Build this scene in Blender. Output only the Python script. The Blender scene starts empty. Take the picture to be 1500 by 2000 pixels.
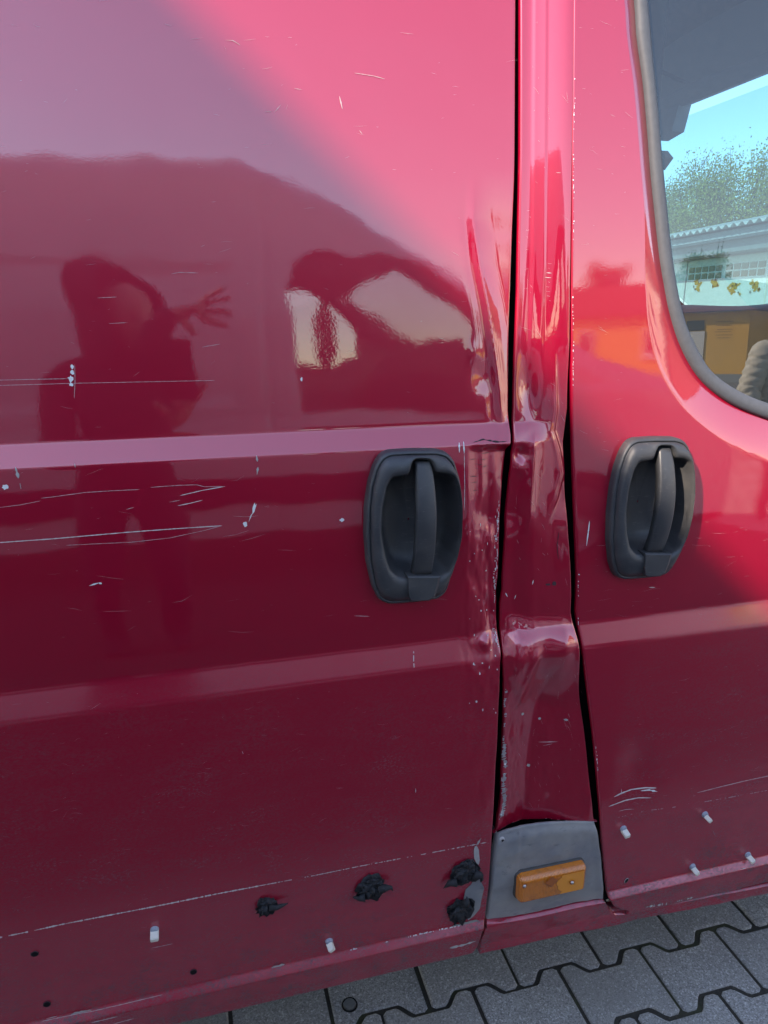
import bpy, bmesh, math, random
import numpy as np
from mathutils import Vector, Matrix

R_ = math.radians
random.seed(7); rng = np.random.default_rng(7)
scn = bpy.context.scene
col = scn.collection

# ------------------------------------------------------------------ camera
FOC, YAW, PIT = 1400.0, R_(14.9), R_(16.0)
CAM = np.array([0.0, -0.97, 1.45])
cd = bpy.data.cameras.new('camera'); cam = bpy.data.objects.new('camera', cd); col.objects.link(cam)
cam.location = CAM; cam.rotation_euler = (R_(90) - PIT, 0, -YAW)
cd.sensor_fit = 'VERTICAL'; cd.sensor_height = 24; cd.lens = 24 * FOC / 2000
cd.clip_start = 0.01; cd.clip_end = 800
scn.camera = cam

# ------------------------------------------------------------------ light
SUN = Vector((-1.5, -1.0, 1.2)).normalized()          # direction towards the sun
SUN_EL = math.asin(SUN.z); SUN_AZ = math.atan2(SUN.x, SUN.y)
w = bpy.data.worlds.new('World'); scn.world = w; w.use_nodes = True
nt = w.node_tree; bg = nt.nodes['Background']
sky = nt.nodes.new('ShaderNodeTexSky'); sky.sky_type = 'NISHITA'; sky.sun_disc = False
sky.sun_elevation = SUN_EL; sky.sun_rotation = SUN_AZ; sky.air_density = 1.0; sky.dust_density = 0.15; sky.ozone_density = 2.0
nt.links.new(sky.outputs[0], bg.inputs[0]); bg.inputs[1].default_value = 0.125
sd = bpy.data.lights.new('sun', 'SUN'); sd.energy = 2.2; sd.angle = R_(0.53); sd.color = (1, .95, .87)
so = bpy.data.objects.new('sun', sd); col.objects.link(so)
so.rotation_euler = SUN.to_track_quat('Z', 'Y').to_euler(); so.location = (-9, -6, 8)
scn.view_settings.view_transform = 'Standard'; scn.view_settings.look = 'None'
scn.view_settings.gamma = 1; scn.view_settings.use_curve_mapping = False
scn.view_settings.exposure = 2.12
scn.view_settings.use_white_balance = True; scn.view_settings.white_balance_temperature = 7650; scn.view_settings.white_balance_tint = 17
scn.cycles.max_bounces = 10; scn.cycles.transparent_max_bounces = 16
scn.cycles.glossy_bounces = 6; scn.cycles.diffuse_bounces = 4

# ------------------------------------------------------------------ measuring the photograph
CR = np.array([math.cos(YAW), -math.sin(YAW), 0.0])
CF = np.array([math.sin(YAW) * math.cos(PIT), math.cos(YAW) * math.cos(PIT), -math.sin(PIT)])
CU = np.cross(CR, CF)
def sight(px, py):
    return CF + CR * (px - 750) / FOC + CU * (1000 - py) / FOC
def on_plane_y(px, py, y=0.0):
    d = sight(px, py); return CAM + d * ((y - CAM[1]) / d[1])
def on_ground(px, py, z=0.0):
    d = sight(px, py); return CAM + d * ((z - CAM[2]) / d[2])

# ------------------------------------------------------------------ node helpers
def mat(name, colour=(.5, .5, .5), rough=.5, metal=0.0, spec=.5, coat=0.0, coat_rough=.03, coat_ior=1.5):
    m = bpy.data.materials.new(name); m.use_nodes = True
    b = m.node_tree.nodes['Principled BSDF']
    b.inputs['Base Color'].default_value = (*colour, 1); b.inputs['Roughness'].default_value = rough
    b.inputs['Metallic'].default_value = metal; b.inputs['Specular IOR Level'].default_value = spec
    b.inputs['Coat Weight'].default_value = coat; b.inputs['Coat Roughness'].default_value = coat_rough
    b.inputs['Coat IOR'].default_value = coat_ior
    return m
def N(m, t, **kw):
    n = m.node_tree.nodes.new(t)
    for k, v in kw.items(): setattr(n, k, v)
    return n
def L(m, a, b): m.node_tree.links.new(a, b)
def P_(m): return m.node_tree.nodes['Principled BSDF']
def noise(m, scale, detail=4, rough=.55, vec=None, stretch=None):
    n = N(m, 'ShaderNodeTexNoise'); n.inputs['Scale'].default_value = scale
    n.inputs['Detail'].default_value = detail; n.inputs['Roughness'].default_value = rough
    if vec is None:
        g = N(m, 'ShaderNodeTexCoord'); vec = g.outputs['Object']
    if stretch:
        mp = N(m, 'ShaderNodeMapping'); mp.inputs['Scale'].default_value = stretch; L(m, vec, mp.inputs[0]); vec = mp.outputs[0]
    L(m, vec, n.inputs['Vector'])
    return n.outputs['Fac']
def ramp(m, fac, stops):
    r = N(m, 'ShaderNodeValToRGB'); L(m, fac, r.inputs[0]); e = r.color_ramp.elements
    while len(e) < len(stops): e.new(.5)
    for i, (p, c) in enumerate(stops):
        e[i].position = p; e[i].color = (*c, 1) if len(c) == 3 else c
    return r.outputs[0]
def g3(v): return (v, v, v)
def mapr(m, val, a, b, c, d, smooth=True):
    n = N(m, 'ShaderNodeMapRange'); n.interpolation_type = 'SMOOTHSTEP' if smooth else 'LINEAR'
    L(m, val, n.inputs[0])
    for i, v in zip((1, 2, 3, 4), (a, b, c, d)): n.inputs[i].default_value = v
    return n.outputs[0]
def math_(m, op, a, b):
    n = N(m, 'ShaderNodeMath', operation=op)
    for i, v in enumerate((a, b)):
        if isinstance(v, (int, float)): n.inputs[i].default_value = v
        else: L(m, v, n.inputs[i])
    return n.outputs[0]
def mixc(m, fac, a, b):
    n = N(m, 'ShaderNodeMix', data_type='RGBA')
    if isinstance(fac, (int, float)): n.inputs[0].default_value = fac
    else: L(m, fac, n.inputs[0])
    for i, v in ((6, a), (7, b)):
        if isinstance(v, tuple): n.inputs[i].default_value = (*v, 1)
        else: L(m, v, n.inputs[i])
    return n.outputs[2]
def bump(m, h, strength, dist, sock='Normal', prev=None):
    n = N(m, 'ShaderNodeBump'); n.inputs['Strength'].default_value = strength; n.inputs['Distance'].default_value = dist
    L(m, h, n.inputs['Height'])
    if prev is not None: L(m, prev, n.inputs['Normal'])
    L(m, n.outputs[0], P_(m).inputs[sock]); return n.outputs[0]
def speckle(m, colour, amount=.25, scale=60, b=.2, bd=.002):
    f = noise(m, scale, 6)
    L(m, mixc(m, f, tuple(c * (1 - amount) for c in colour), tuple(min(1, c * (1 + amount)) for c in colour)), P_(m).inputs['Base Color'])
    if b: bump(m, f, b, bd)
    return m

# ------------------------------------------------------------------ materials
def paint_material():
    m = mat('red_paint', (.40, .0015, .026), .36, metal=.35, coat=1, coat_ior=1.95)
    p = P_(m)
    geo = N(m, 'ShaderNodeNewGeometry'); pos = geo.outputs['Position']
    sx = N(m, 'ShaderNodeSeparateXYZ'); L(m, pos, sx.inputs[0]); z = sx.outputs[2]
    big = noise(m, 5, 5, vec=pos); mid = noise(m, 40, 6, .6, vec=pos)
    strk = noise(m, 30, 6, .7, vec=pos, stretch=(3, 3, 34)); fine = noise(m, 600, 3, .7, vec=pos)
    rub = noise(m, 55, 4, .7, vec=pos, stretch=(4, 1, 16))
    hgt = mapr(m, z, 1.02, .86, 0.0, 1.0)
    px_ = math_(m, 'MULTIPLY', mapr(m, sx.outputs[0], .44, .465, 0, 1), mapr(m, sx.outputs[0], .69, .66, 0, 1))
    hgt = math_(m, 'MULTIPLY', hgt, mapr(m, px_, 0, 1, 1, .35, False))
    low = mapr(m, z, .50, .31, 0.0, 1.0)
    hd_ = math_(m, 'MULTIPLY', hgt, mapr(m, z, 1.0, .36, .6, 1.15, False))
    dust_shade = math_(m, 'MULTIPLY', hd_, mapr(m, big, .25, .75, .35, .85))
    dust_shade = math_(m, 'ADD', dust_shade, math_(m, 'MULTIPLY', low, mapr(m, mid, .35, .7, .1, 1.5)))
    grit = noise(m, 210, 4, .75, vec=pos, stretch=(1, 1, 1.6)); wipe = noise(m, 9, 5, .65, vec=pos, stretch=(1, 1, 3.2))
    grain = math_(m, 'ADD', math_(m, 'MULTIPLY', grit, .75), math_(m, 'MULTIPLY', rub, .45))
    dust_shade = math_(m, 'MULTIPLY', dust_shade, math_(m, 'MULTIPLY', mapr(m, grain, .48, .74, .02, .85), mapr(m, wipe, .3, .7, .35, 1.15)))
    thin = math_(m, 'MULTIPLY', mapr(m, strk, .58, .8, 0, .03), mapr(m, fine, .4, .7, .2, 1))
    dust_shade = math_(m, 'ADD', dust_shade, thin)
    dust_shade.node.use_clamp = True
    L(m, mapr(m, dust_shade, 0, .5, .35, .05, False), p.inputs['Metallic']); L(m, mixc(m, dust_shade, (.47, .0006, .031), (.115, .060, .066)), p.inputs['Base Color'])  # real dust, coloured darker to deepen the shade on the lower panels
    L(m, math_(m, 'ADD', mapr(m, hgt, 0, 1, .004, .17, False), math_(m, 'MULTIPLY', dust_shade, .22)), p.inputs['Coat Roughness'])
    L(m, mapr(m, dust_shade, 0, .6, 1, .35, False), p.inputs['Coat Weight'])
    peel = noise(m, 330, 2, .5, vec=pos)
    wav = noise(m, 26, 2, .5, vec=pos)
    n1 = bump(m, wav, .05, .0008, 'Coat Normal')
    bump(m, peel, .09, .00022, 'Coat Normal', n1)
    return m
M_RED = paint_material()
M_BLACK = speckle(mat('black_plastic', (.028, .03, .034), .42, spec=.55), (.03, .032, .037), .25, 90, .12, .0006)
M_HANDLE = mat('handle_plastic', (.035, .038, .043), .43, spec=.6)
def _handle():
    m = M_HANDLE
    f = noise(m, 18, 6, .6); g = noise(m, 900, 2)
    s = noise(m, 70, 5, .7, stretch=(1, 1, 5))
    c = mixc(m, mapr(m, f, .45, .75, 0, .55), (.042, .044, .048), (.085, .082, .078))
    c = mixc(m, mapr(m, s, .58, .72, 0, .5), c, (.15, .14, .13))
    L(m, c, P_(m).inputs['Base Color']); L(m, mapr(m, f, .3, .7, .36, .6), P_(m).inputs['Roughness'])
    bump(m, g, .25, .0003)
_handle()
M_GAP = mat('gap_rubber', (.008, .008, .009), .8, spec=.2)
M_SEAL = speckle(mat('weathered_rubber', (.12, .115, .11), .6, spec=.4), (.085, .092, .104), .2, 120, .15, .0005)
M_PRIMER = mat('grey_primer', (.2, .21, .23), .42, spec=.5)
def _primer():
    m = M_PRIMER
    a = noise(m, 9, 6, .6); b = noise(m, 45, 6, .7, stretch=(1, 1, 2.5)); f = noise(m, 700, 2)
    c = mixc(m, mapr(m, a, .35, .65, 0, 1), (.19, .20, .215), (.29, .285, .27))
    c = mixc(m, mapr(m, b, .58, .72, 0, .55), c, (.10, .105, .12))
    L(m, c, P_(m).inputs['Base Color']); bump(m, f, .2, .0003)
_primer()
M_SCRATCH = mat('scratch_pale', (.55, .36, .38), .6)
M_SCRATCH_W = mat('scratch_white', (.62, .56, .56), .6)
M_CHIP = mat('bare_primer_chip', (.74, .76, .77), .5)
M_BARE = speckle(mat('bare_metal_edge', (.45, .43, .43), .45, metal=.4), (.42, .40, .41), .5, 300, .4, .001)
M_GREYRUB = speckle(mat('scuffed_grey', (.40, .39, .39), .55), (.40, .39, .38), .35, 150, .1, .0004)
M_SCUFF = mat('dark_scuff', (.05, .02, .03), .6)
M_CLIP = mat('white_clip', (.80, .77, .66), .5)
M_CLIPBASE = mat('clip_base', (.30, .34, .40), .5)
M_FOAM = speckle(mat('black_foam', (.02, .022, .025), .75, spec=.4), (.022, .024, .027), .4, 200, .5, .0015)
M_AMBER = mat('amber_lens', (.72, .22, .02), .22, coat=1, coat_rough=.08)
def _amber():
    m = M_AMBER
    g = N(m, 'ShaderNodeTexCoord'); wv = N(m, 'ShaderNodeTexWave', wave_type='BANDS', bands_direction='X'); wv.inputs['Scale'].default_value = 110
    L(m, g.outputs['Object'], wv.inputs[0]); d = noise(m, 60, 5)
    L(m, mixc(m, mapr(m, d, .5, .7, 0, .5), (.66, .185, .014), (.42, .12, .02)), P_(m).inputs['Base Color'])
    bump(m, wv.outputs['Fac'], .6, .0012)
_amber()
M_AMBERD = mat('amber_dark', (.40, .10, .015), .3, coat=.6)
M_STEEL = mat('steel', (.5, .5, .5), .35, metal=.9)
M_INT = speckle(mat('cab_lining', (.34, .37, .41), .8), (.34, .37, .41), .1, 60, .1)
M_INTL = mat('visor_cloth', (.55, .57, .60), .85)
M_DASH = speckle(mat('dash_plastic', (.035, .04, .043), .55), (.04, .045, .048), .2, 80, .2, .001)
M_DARK = mat('cab_dark', (.012, .012, .014), .9)
M_TYRE = speckle(mat('tyre_rubber', (.02, .02, .02), .8), (.02, .02, .021), .3, 50)
M_RIM = mat('wheel_steel', (.3, .3, .31), .4, metal=.6)

def glass(name, tint, rough=0.0, dirt=.06, ior=1.6):
    m = bpy.data.materials.new(name); m.use_nodes = True; t = m.node_tree
    t.nodes.remove(P_(m)); out = t.nodes['Material Output']
    tr = N(m, 'ShaderNodeBsdfTransparent'); tr.inputs[0].default_value = (*tint, 1)
    gl = N(m, 'ShaderNodeBsdfGlossy'); gl.inputs['Roughness'].default_value = rough
    lw = N(m, 'ShaderNodeLayerWeight'); lw.inputs['Blend'].default_value = .5; f0 = ((ior - 1) / (ior + 1)) ** 2
    fr = math_(m, 'ADD', f0, math_(m, 'MULTIPLY', 1 - f0, math_(m, 'POWER', lw.outputs['Facing'], 5)))      # same from both sides of the sheet
    mx = N(m, 'ShaderNodeMixShader'); L(m, fr, mx.inputs[0]); L(m, tr.outputs[0], mx.inputs[1]); L(m, gl.outputs[0], mx.inputs[2])
    df = N(m, 'ShaderNodeBsdfDiffuse'); df.inputs[0].default_value = (.55, .55, .52, 1)
    m2 = N(m, 'ShaderNodeMixShader')
    nz = noise(m, 260, 6, .75, stretch=(1, 1, .5)); L(m, mapr(m, nz, .35, .8, dirt * .6, dirt * 1.4), m2.inputs[0])
    L(m, mx.outputs[0], m2.inputs[1]); L(m, df.outputs[0], m2.inputs[2]); L(m, m2.outputs[0], out.inputs[0])
    return m
M_GLASS = glass('side_glass', (.255, .475, .55), dirt=.025, ior=2.15)
M_SCREEN = glass('windscreen_glass', (.62, .82, .82), dirt=.03)
M_GLASS2 = glass('clear_glass', (.82, .88, .86), dirt=.006, ior=1.22)

# ------------------------------------------------------------------ mesh helpers
def link(name, me, m=None, parent=None, smooth=True):
    o = bpy.data.objects.new(name, me); col.objects.link(o)
    if m is not None:
        for k in (m if isinstance(m, (list, tuple)) else [m]): me.materials.append(k)
    if smooth and len(me.polygons): me.polygons.foreach_set('use_smooth', [True] * len(me.polygons))
    if parent is not None: o.parent = parent; o.matrix_parent_inverse = parent.matrix_world.inverted()
    return o
def mesh_np(name, verts, faces, m=None, parent=None, smooth=True):
    me = bpy.data.meshes.new(name); v = np.asarray(verts, dtype=np.float32).reshape(-1, 3)
    if isinstance(faces, np.ndarray):
        me.vertices.add(len(v)); me.vertices.foreach_set('co', v.ravel())
        n = len(faces); k = faces.shape[1]
        me.loops.add(n * k); me.loops.foreach_set('vertex_index', faces.ravel().astype(np.int32))
        me.polygons.add(n); me.polygons.foreach_set('loop_start', np.arange(0, n * k, k, dtype=np.int32))
        me.update(calc_edges=True); me.validate()
    else:
        me.from_pydata([tuple(map(float, q)) for q in v], [], faces); me.update()
    return link(name, me, m, parent, smooth)
def grid_faces(nr, nc, closed=False):
    i = np.arange(nr - 1)[:, None]; j = np.arange(nc if closed else nc - 1)[None, :]
    j2 = (j + 1) % nc
    return np.stack([i * nc + j, i * nc + j2, (i + 1) * nc + j2, (i + 1) * nc + j], -1).reshape(-1, 4)
def bm_obj(name, bm, m, parent=None, smooth=False):
    me = bpy.data.meshes.new(name); bmesh.ops.recalc_face_normals(bm, faces=bm.faces[:]); bm.to_mesh(me); bm.free()
    return link(name, me, m, parent, smooth)
def add_box(bm, x0, x1, y0, y1, z0, z1, bev=0.0):
    r = bmesh.ops.create_cube(bm, size=1)['verts']
    for v in r: v.co = Vector((x0 + (v.co.x + .5) * (x1 - x0), y0 + (v.co.y + .5) * (y1 - y0), z0 + (v.co.z + .5) * (z1 - z0)))
    if bev:
        es = list({e for v in r for e in v.link_edges}); bmesh.ops.bevel(bm, geom=es, offset=bev, segments=2, affect='EDGES')
def box(name, b, m, parent=None, bev=0.0):
    bm = bmesh.new(); add_box(bm, *b, bev); return bm_obj(name, bm, m, parent, False)
def tube(bm, pts, rad, n=10):
    pts = [Vector(p) for p in pts]; rings = []
    rad = rad if isinstance(rad, (list, tuple)) else [rad] * len(pts)
    for i, p in enumerate(pts):
        t = (pts[min(i + 1, len(pts) - 1)] - pts[max(i - 1, 0)]).normalized()
        a = t.orthogonal() if abs(t.z) > .9 else t.cross(Vector((0, 0, 1))); a.normalize(); b = t.cross(a)
        rings.append([bm.verts.new(p + (a * math.cos(2 * math.pi * k / n) + b * math.sin(2 * math.pi * k / n)) * rad[i]) for k in range(n)])
    for r0, r1 in zip(rings, rings[1:]):
        for k in range(n): bm.faces.new((r0[k], r0[(k + 1) % n], r1[(k + 1) % n], r1[k]))
    bm.faces.new(rings[0][::-1]); bm.faces.new(rings[-1])
def prism(bm, poly, axis, a, b):
    """polygon of (u, v) pairs extruded along axis ('x','y','z') from a to b"""
    def pt(u, v, t): return {'y': (u, t, v), 'x': (t, u, v), 'z': (u, v, t)}[axis]
    A = [bm.verts.new(pt(u, v, a)) for u, v in poly]; B = [bm.verts.new(pt(u, v, b)) for u, v in poly]
    n = len(poly)
    f0 = bm.faces.new(A); f1 = bm.faces.new(B[::-1])
    for i in range(n): bm.faces.new((A[i], B[i], B[(i + 1) % n], A[(i + 1) % n]))
    bmesh.ops.triangulate(bm, faces=[f0, f1])
def tag(o, label=None, cat=None, group=None, kind=None):
    for k, v in (('label', label), ('category', cat), ('group', group), ('kind', kind)):
        if v: o[k] = v
    return o
def empty(name, loc=(0, 0, 0)):
    o = bpy.data.objects.new(name, None); col.objects.link(o); o.location = loc; o.empty_display_size = .1
    bpy.context.view_layer.update(); return o
def ss(a, b, x):
    t = np.clip((np.asarray(x, float) - a) / (b - a), 0, 1); return t * t * (3 - 2 * t)
def vnoise(x, y, seed=0):
    x = np.asarray(x, float); y = np.asarray(y, float); xi = np.floor(x).astype(np.int64); yi = np.floor(y).astype(np.int64)
    fx, fy = x - xi, y - yi; fx = fx * fx * (3 - 2 * fx); fy = fy * fy * (3 - 2 * fy)
    def h(a, b):
        n = (a * 374761393 + b * 668265263 + seed * 1442695041) & 0x7fffffff
        n = ((n ^ (n >> 13)) * 1274126177) & 0x7fffffff
        return ((n ^ (n >> 16)) & 0xffff) / 65535.0
    return (h(xi, yi) * (1 - fx) + h(xi + 1, yi) * fx) * (1 - fy) + (h(xi, yi + 1) * (1 - fx) + h(xi + 1, yi + 1) * fx) * fy
def fbm(x, y, seed=0, o=3):
    s = 0; a = 1; t = 0
    for k in range(o): s = s + a * (vnoise(x * 2 ** k, y * 2 ** k, seed + k) - .5); t += a; a *= .5
    return s / t * 2
# ================================================================== the red van: skin shape
def integrate(ctrl):
    z = np.arange(.2, 2.4, .0005); c = sorted(ctrl); th = np.interp(z, [a for a, _ in c], [b for _, b in c])
    y = np.cumsum(np.tan(np.radians(th))) * .0005
    return z, y
LOWER = [(.285, -40), (.30, -26), (.318, -12), (.36, -7), (.374, -5), (.3765, 36), (.386, 40), (.391, 2), (.42, -2.2), (.60, -1.6),
         (.86, -.8), (.905, .5), (.911, 8), (.918, 15.5), (.946, 15.5), (.953, 6), (.958, -7)]
ZP, YS_ = integrate(LOWER + [(.975, -6.5), (1.0, -5), (1.05, -3.4), (1.15, -1.3), (1.22, .2), (1.253, 1.6), (1.2575, 4), (1.2605, 27),
                    (1.285, 27), (1.289, 6), (1.294, 3.2), (1.45, 3.5), (1.6, 4.2), (1.75, 5.2), (2.05, 8), (2.2, 16)])
_, YF_ = integrate(LOWER + [(.97, -5), (1.02, -2.6), (1.10, -.5), (1.16, .9), (1.22, 1.25), (1.33, 1.5), (1.45, 1.75), (1.6, 3.2), (1.75, 5.0), (2.05, 8), (2.2, 16)])
YS_ -= np.interp(1.45, ZP, YS_)
YF_ += np.interp(.90, ZP, YS_) - np.interp(.90, ZP, YF_)
def prof_s(z): return np.interp(z, ZP, YS_)
def prof_f(z): return np.interp(z, ZP, YF_)
def to_px(x, y, z):
    dx, dy, dz = x - CAM[0], y - CAM[1], z - CAM[2]
    wv = dx * CF[0] + dy * CF[1] + dz * CF[2]
    return (750 + FOC * (dx * CR[0] + dy * CR[1]) / wv, 1000 - FOC * (dx * CU[0] + dy * CU[1] + dz * CU[2]) / wv)
def skin_point(px, py, prof):
    y = 0.0
    for _ in range(6):
        p = on_plane_y(px, py, y); y = float(prof(p[2]))
    return p
def curve_xz(pts, prof):
    q = sorted([tuple(skin_point(*p, prof)[[2, 0]]) for p in pts])
    z = np.array([a for a, _ in q]); x = np.array([b for _, b in q])
    def f(zz):
        zz = np.asarray(zz, float); r = np.interp(zz, z, x)
        k = (x[-1] - x[-4]) / (z[-1] - z[-4]); return np.where(zz > z[-1], x[-1] + (zz - z[-1]) * k, r)
    return f
GL_L = curve_xz([(1008.5, 0), (1008, 120), (1007, 300), (1003, 500), (1002, 567), (998, 700), (995.5, 797), (996, 822), (999, 850), (999, 866), (994, 900), (990, 934), (983.5, 1038),
                 (981, 1125), (978, 1159), (977, 1185), (976, 1246), (979, 1268), (978, 1296), (976, 1340), (975, 1380), (970, 1492), (966, 1576), (962, 1632), (959, 1680), (955, 1736),
                 (948.5, 1792), (943, 1822), (934, 1850), (926, 1862)], prof_s)
GL_R = curve_xz([(1016.5, 0), (1016.5, 120), (1016, 300), (1012, 500), (1011, 567), (1006, 700), (1003.5, 797), (1003, 830), (1005, 865), (1003, 900), (1000, 934), (994, 1038),
                 (988, 1125), (987, 1159), (983, 1185), (981, 1246), (982, 1268), (983, 1296), (985, 1324), (987, 1380), (988, 1440), (987, 1492), (984, 1576), (976, 1625), (964, 1680), (959, 1736),
                 (953, 1792), (947, 1822), (938, 1850), (930, 1862)], prof_s)
GR_L = curve_xz([(1111, 0), (1107.5, 300), (1106.5, 567), (1108, 797), (1109, 865), (1110.5, 934), (1113.5, 1038), (1117.5, 1120), (1117.5, 1165), (1116, 1196), (1120, 1222), (1125, 1246), (1129, 1268), (1138, 1352),
                 (1147.5, 1436), (1155, 1520), (1163.5, 1604), (1166.5, 1620), (1174.5, 1680), (1179.5, 1736), (1185, 1760)], prof_s)
GR_R = curve_xz([(1120.5, 0), (1117, 300), (1116, 567), (1117, 797), (1118, 865), (1120, 934), (1124, 1038), (1127, 1120), (1126.5, 1165), (1125, 1196), (1129, 1222), (1133.5, 1246), (1137.5, 1268), (1148.5, 1352),
                 (1159, 1436), (1167, 1520), (1174, 1604), (1176, 1640), (1179.5, 1680), (1185.5, 1736), (1190.5, 1757), (1200, 1771), (1213, 1777), (1228, 1779)], prof_f)
WO_PX = [(1228, -220), (1240, -110), (1253.5, 0), (1258, 67), (1270, 157), (1278, 247), (1284, 326), (1292, 408), (1302, 500), (1312, 562), (1322, 612), (1340, 670), (1365, 720), (1395, 757), (1440, 790), (1500, 816), (1580, 840), (1680, 856), (1800, 864), (2000, 868)]
WI_PX = [(1254, -220), (1266, -110), (1279, 0), (1289, 112), (1299, 214), (1306, 304), (1316, 408), (1324, 487), (1331, 537), (1342, 595), (1357, 645), (1380, 692), (1402, 725), (1440, 755), (1500, 784), (1580, 808), (1680, 823), (1800, 831), (2000, 835)]
WO = np.array([skin_point(*p, prof_f)[[0, 2]] for p in WO_PX]); WI = np.array([skin_point(*p, prof_f)[[0, 2]] for p in WI_PX])
def fine(P, n=12):
    out = []
    P = np.asarray(P)
    for i in range(len(P) - 1):
        p0, p1, p2, p3 = P[max(i - 1, 0)], P[i], P[i + 1], P[min(i + 2, len(P) - 1)]
        for k in range(n):
            t = k / n; out.append(.5 * ((2 * p1) + (p2 - p0) * t + (2 * p0 - 5 * p1 + 4 * p2 - p3) * t * t + (3 * p1 - p0 - 3 * p2 + p3) * t ** 3))
    out.append(P[-1]); return np.array(out)
def lateral(u, v, path):
    """signed horizontal distance to a path that runs downwards"""
    return u - np.interp(v, [p[1] for p in path], [p[0] for p in path])
def blob(u, v, cu, cv, ru, rv): return np.exp(-((u - cu) / ru) ** 2 - ((v - cv) / rv) ** 2)
def dents_slide(u, v):
    r = [(929, 330), (925, 430), (937, 520), (954, 600), (967, 690), (977, 770), (980, 830)]
    s = lateral(u, v, r); env = ss(330, 460, v) * (1 - ss(800, 836, v)) * (.35 + .65 * ss(380, 640, v))
    d = env * (.0075 * ss(-10, 42, s) - .0030 * np.exp(-np.abs(s) / 7) + .0016 * np.exp(-((s + 16) / 9) ** 2))
    d += .0028 * blob(u, v, 944, 738, 17, 30) - .001 * blob(u, v, 925, 690, 12, 22)
    m = ss(880, 950, u) * ss(866, 900, v) * (1 - ss(1300, 1430, v))
    m2 = ss(985, 1040, v)
    d += m * ((.0006 + .0040 * m2) * fbm(u / 30, v / 75, 3) + (.0002 + .0014 * m2) * fbm(u / 9, v / 34, 9))
    d += (.011 * np.clip((u - 914) / 46, 0, 1) + .004 * ss(950, 992, u)) * ss(866, 884, v) * (1 - ss(1150, 1330, v)) - .004 * blob(u, v, 972, 930, 14, 55)
    d += -.0025 * np.exp(-np.abs(lateral(u, v, [(944, 862), (946, 960), (936, 1010)])) / 6) * ss(864, 880, v) * (1 - ss(950, 1010, v))
    d += -.0065 * blob(u, v, 946, 1254, 13, 15) + .004 * blob(u, v, 956, 1015, 15, 20) - .004 * blob(u, v, 962, 1075, 9, 40)
    d += ss(880, 960, u) * ss(1290, 1400, v) * .0016 * fbm(u / 22, v / 60, 17)
    d += .0009 * blob(u, v, 905, 1120, 60, 90)
    return d
def dents_pillar(u, v):
    s = lateral(u, v, [(1056, 0), (1054, 300), (1052, 520), (1046, 700)]); e = 1 - ss(660, 735, v)
    d = e * (-.0012 * ss(-19, -9, s) * (1 - ss(8, 17, s)))
    d += .0055 * blob(u, v, 1034, 752, 16, 48) - .002 * blob(u, v, 1030, 830, 14, 22)
    s = lateral(u, v, [(1084, 660), (1088, 800), (1082, 842), (1094, 880), (1101, 925), (1088, 975), (1072, 1015)])
    e = ss(660, 780, v) * (1 - ss(960, 1030, v)); d += e * (.0050 * ss(-9, 7, s) - .0028 * np.exp(-np.abs(s) / 5))
    s = lateral(u, v, [(1044, 840), (1038, 930), (1034, 1010), (1030, 1040)]); e = ss(840, 880, v) * (1 - ss(1000, 1060, v))
    d += e * (-.0042 * np.exp(-np.abs(s) / 7) + .004 * ss(2, -22, s))
    d += .007 * blob(u, v, 1020, 888, 11, 12) - .003 * blob(u, v, 1018, 915, 9, 14)
    d += .010 * ss(1044, 1000, u) * ss(880, 1020, v) * (1 - ss(1180, 1290, v))
    # the big fold below the crease
    s = lateral(u, v, [(1102, 1255), (1088, 1300), (1066, 1380), (1050, 1470), (1042, 1560), (1034, 1640)]); g = ss(1245, 1400, v)
    d += g * (.030 - .022 * np.clip((-s - 3) / 70, 0, 1.2) - .028 * np.clip((s - 3) / 112, 0, 1) + .004 * ss(1400, 1600, v) * ss(0, 50, s))
    d += -.017 * ss(1198, 1258, v) * (1 - ss(1256, 1400, v)) * ss(980, 1012, u) * (1 - .5 * ss(1095, 1125, u))
    d += ss(1225, 1262, v) * (1 - ss(1290, 1420, v)) * (.006 * np.exp(-((u - 1062) / 34) ** 2))
    s2 = lateral(u, v, [(1048, 1258), (1035, 1310), (1014, 1400)]); d += ss(1250, 1290, v) * (1 - ss(1330, 1420, v)) * (-.0045 * np.exp(-(s2 / 9) ** 2))
    d += (ss(820, 900, v) * .0005 + .0001 + .0012 * ss(1270, 1330, v)) * fbm(u / 30, v / 80, 23) + ss(1045, 1000, u) * ss(1180, 1300, v) * .002 * fbm(u / 9, v / 22, 31)
    return d
def seg_dist(x, z, poly):
    best = np.full(np.shape(x), 9.0)
    for (ax, az), (bx, bz) in zip(poly[:-1], poly[1:]):
        vx, vz = bx - ax, bz - az; t = np.clip(((x - ax) * vx + (z - az) * vz) / (vx * vx + vz * vz), 0, 1)
        best = np.minimum(best, np.hypot(x - ax - t * vx, z - az - t * vz))
    return best
H1 = skin_point(805, 1022, prof_s); H2 = skin_point(1263, 986, prof_f)      # centres of the two handles
def well(x, z, c):      # the pocket pressed into the skin behind each handle
    q = np.sqrt(((x - c[0]) / .066) ** 2 + ((z - c[2] - .004) / .106) ** 2); return .045 * (1 - ss(.86, 1.0, q))
def skin_slide(x, z):
    y = prof_s(z); u, v = to_px(x, y, z)
    return y + dents_slide(u, v) + well(x, z, H1) + .0012 * np.sin(x * 3.1 + 1) + .0005 * fbm(x * 7, z * 7, 41)
def skin_pillar(x, z):
    ys, yf = prof_s(z), prof_f(z); a, b = GL_R(z), GR_L(z); t = ss(.1, .95, (x - a) / (b - a))
    y = ys * (1 - t) + yf * t; u, v = to_px(x, y, z); return y + dents_pillar(u, v)
WOF = fine(WO, 5)
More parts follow.
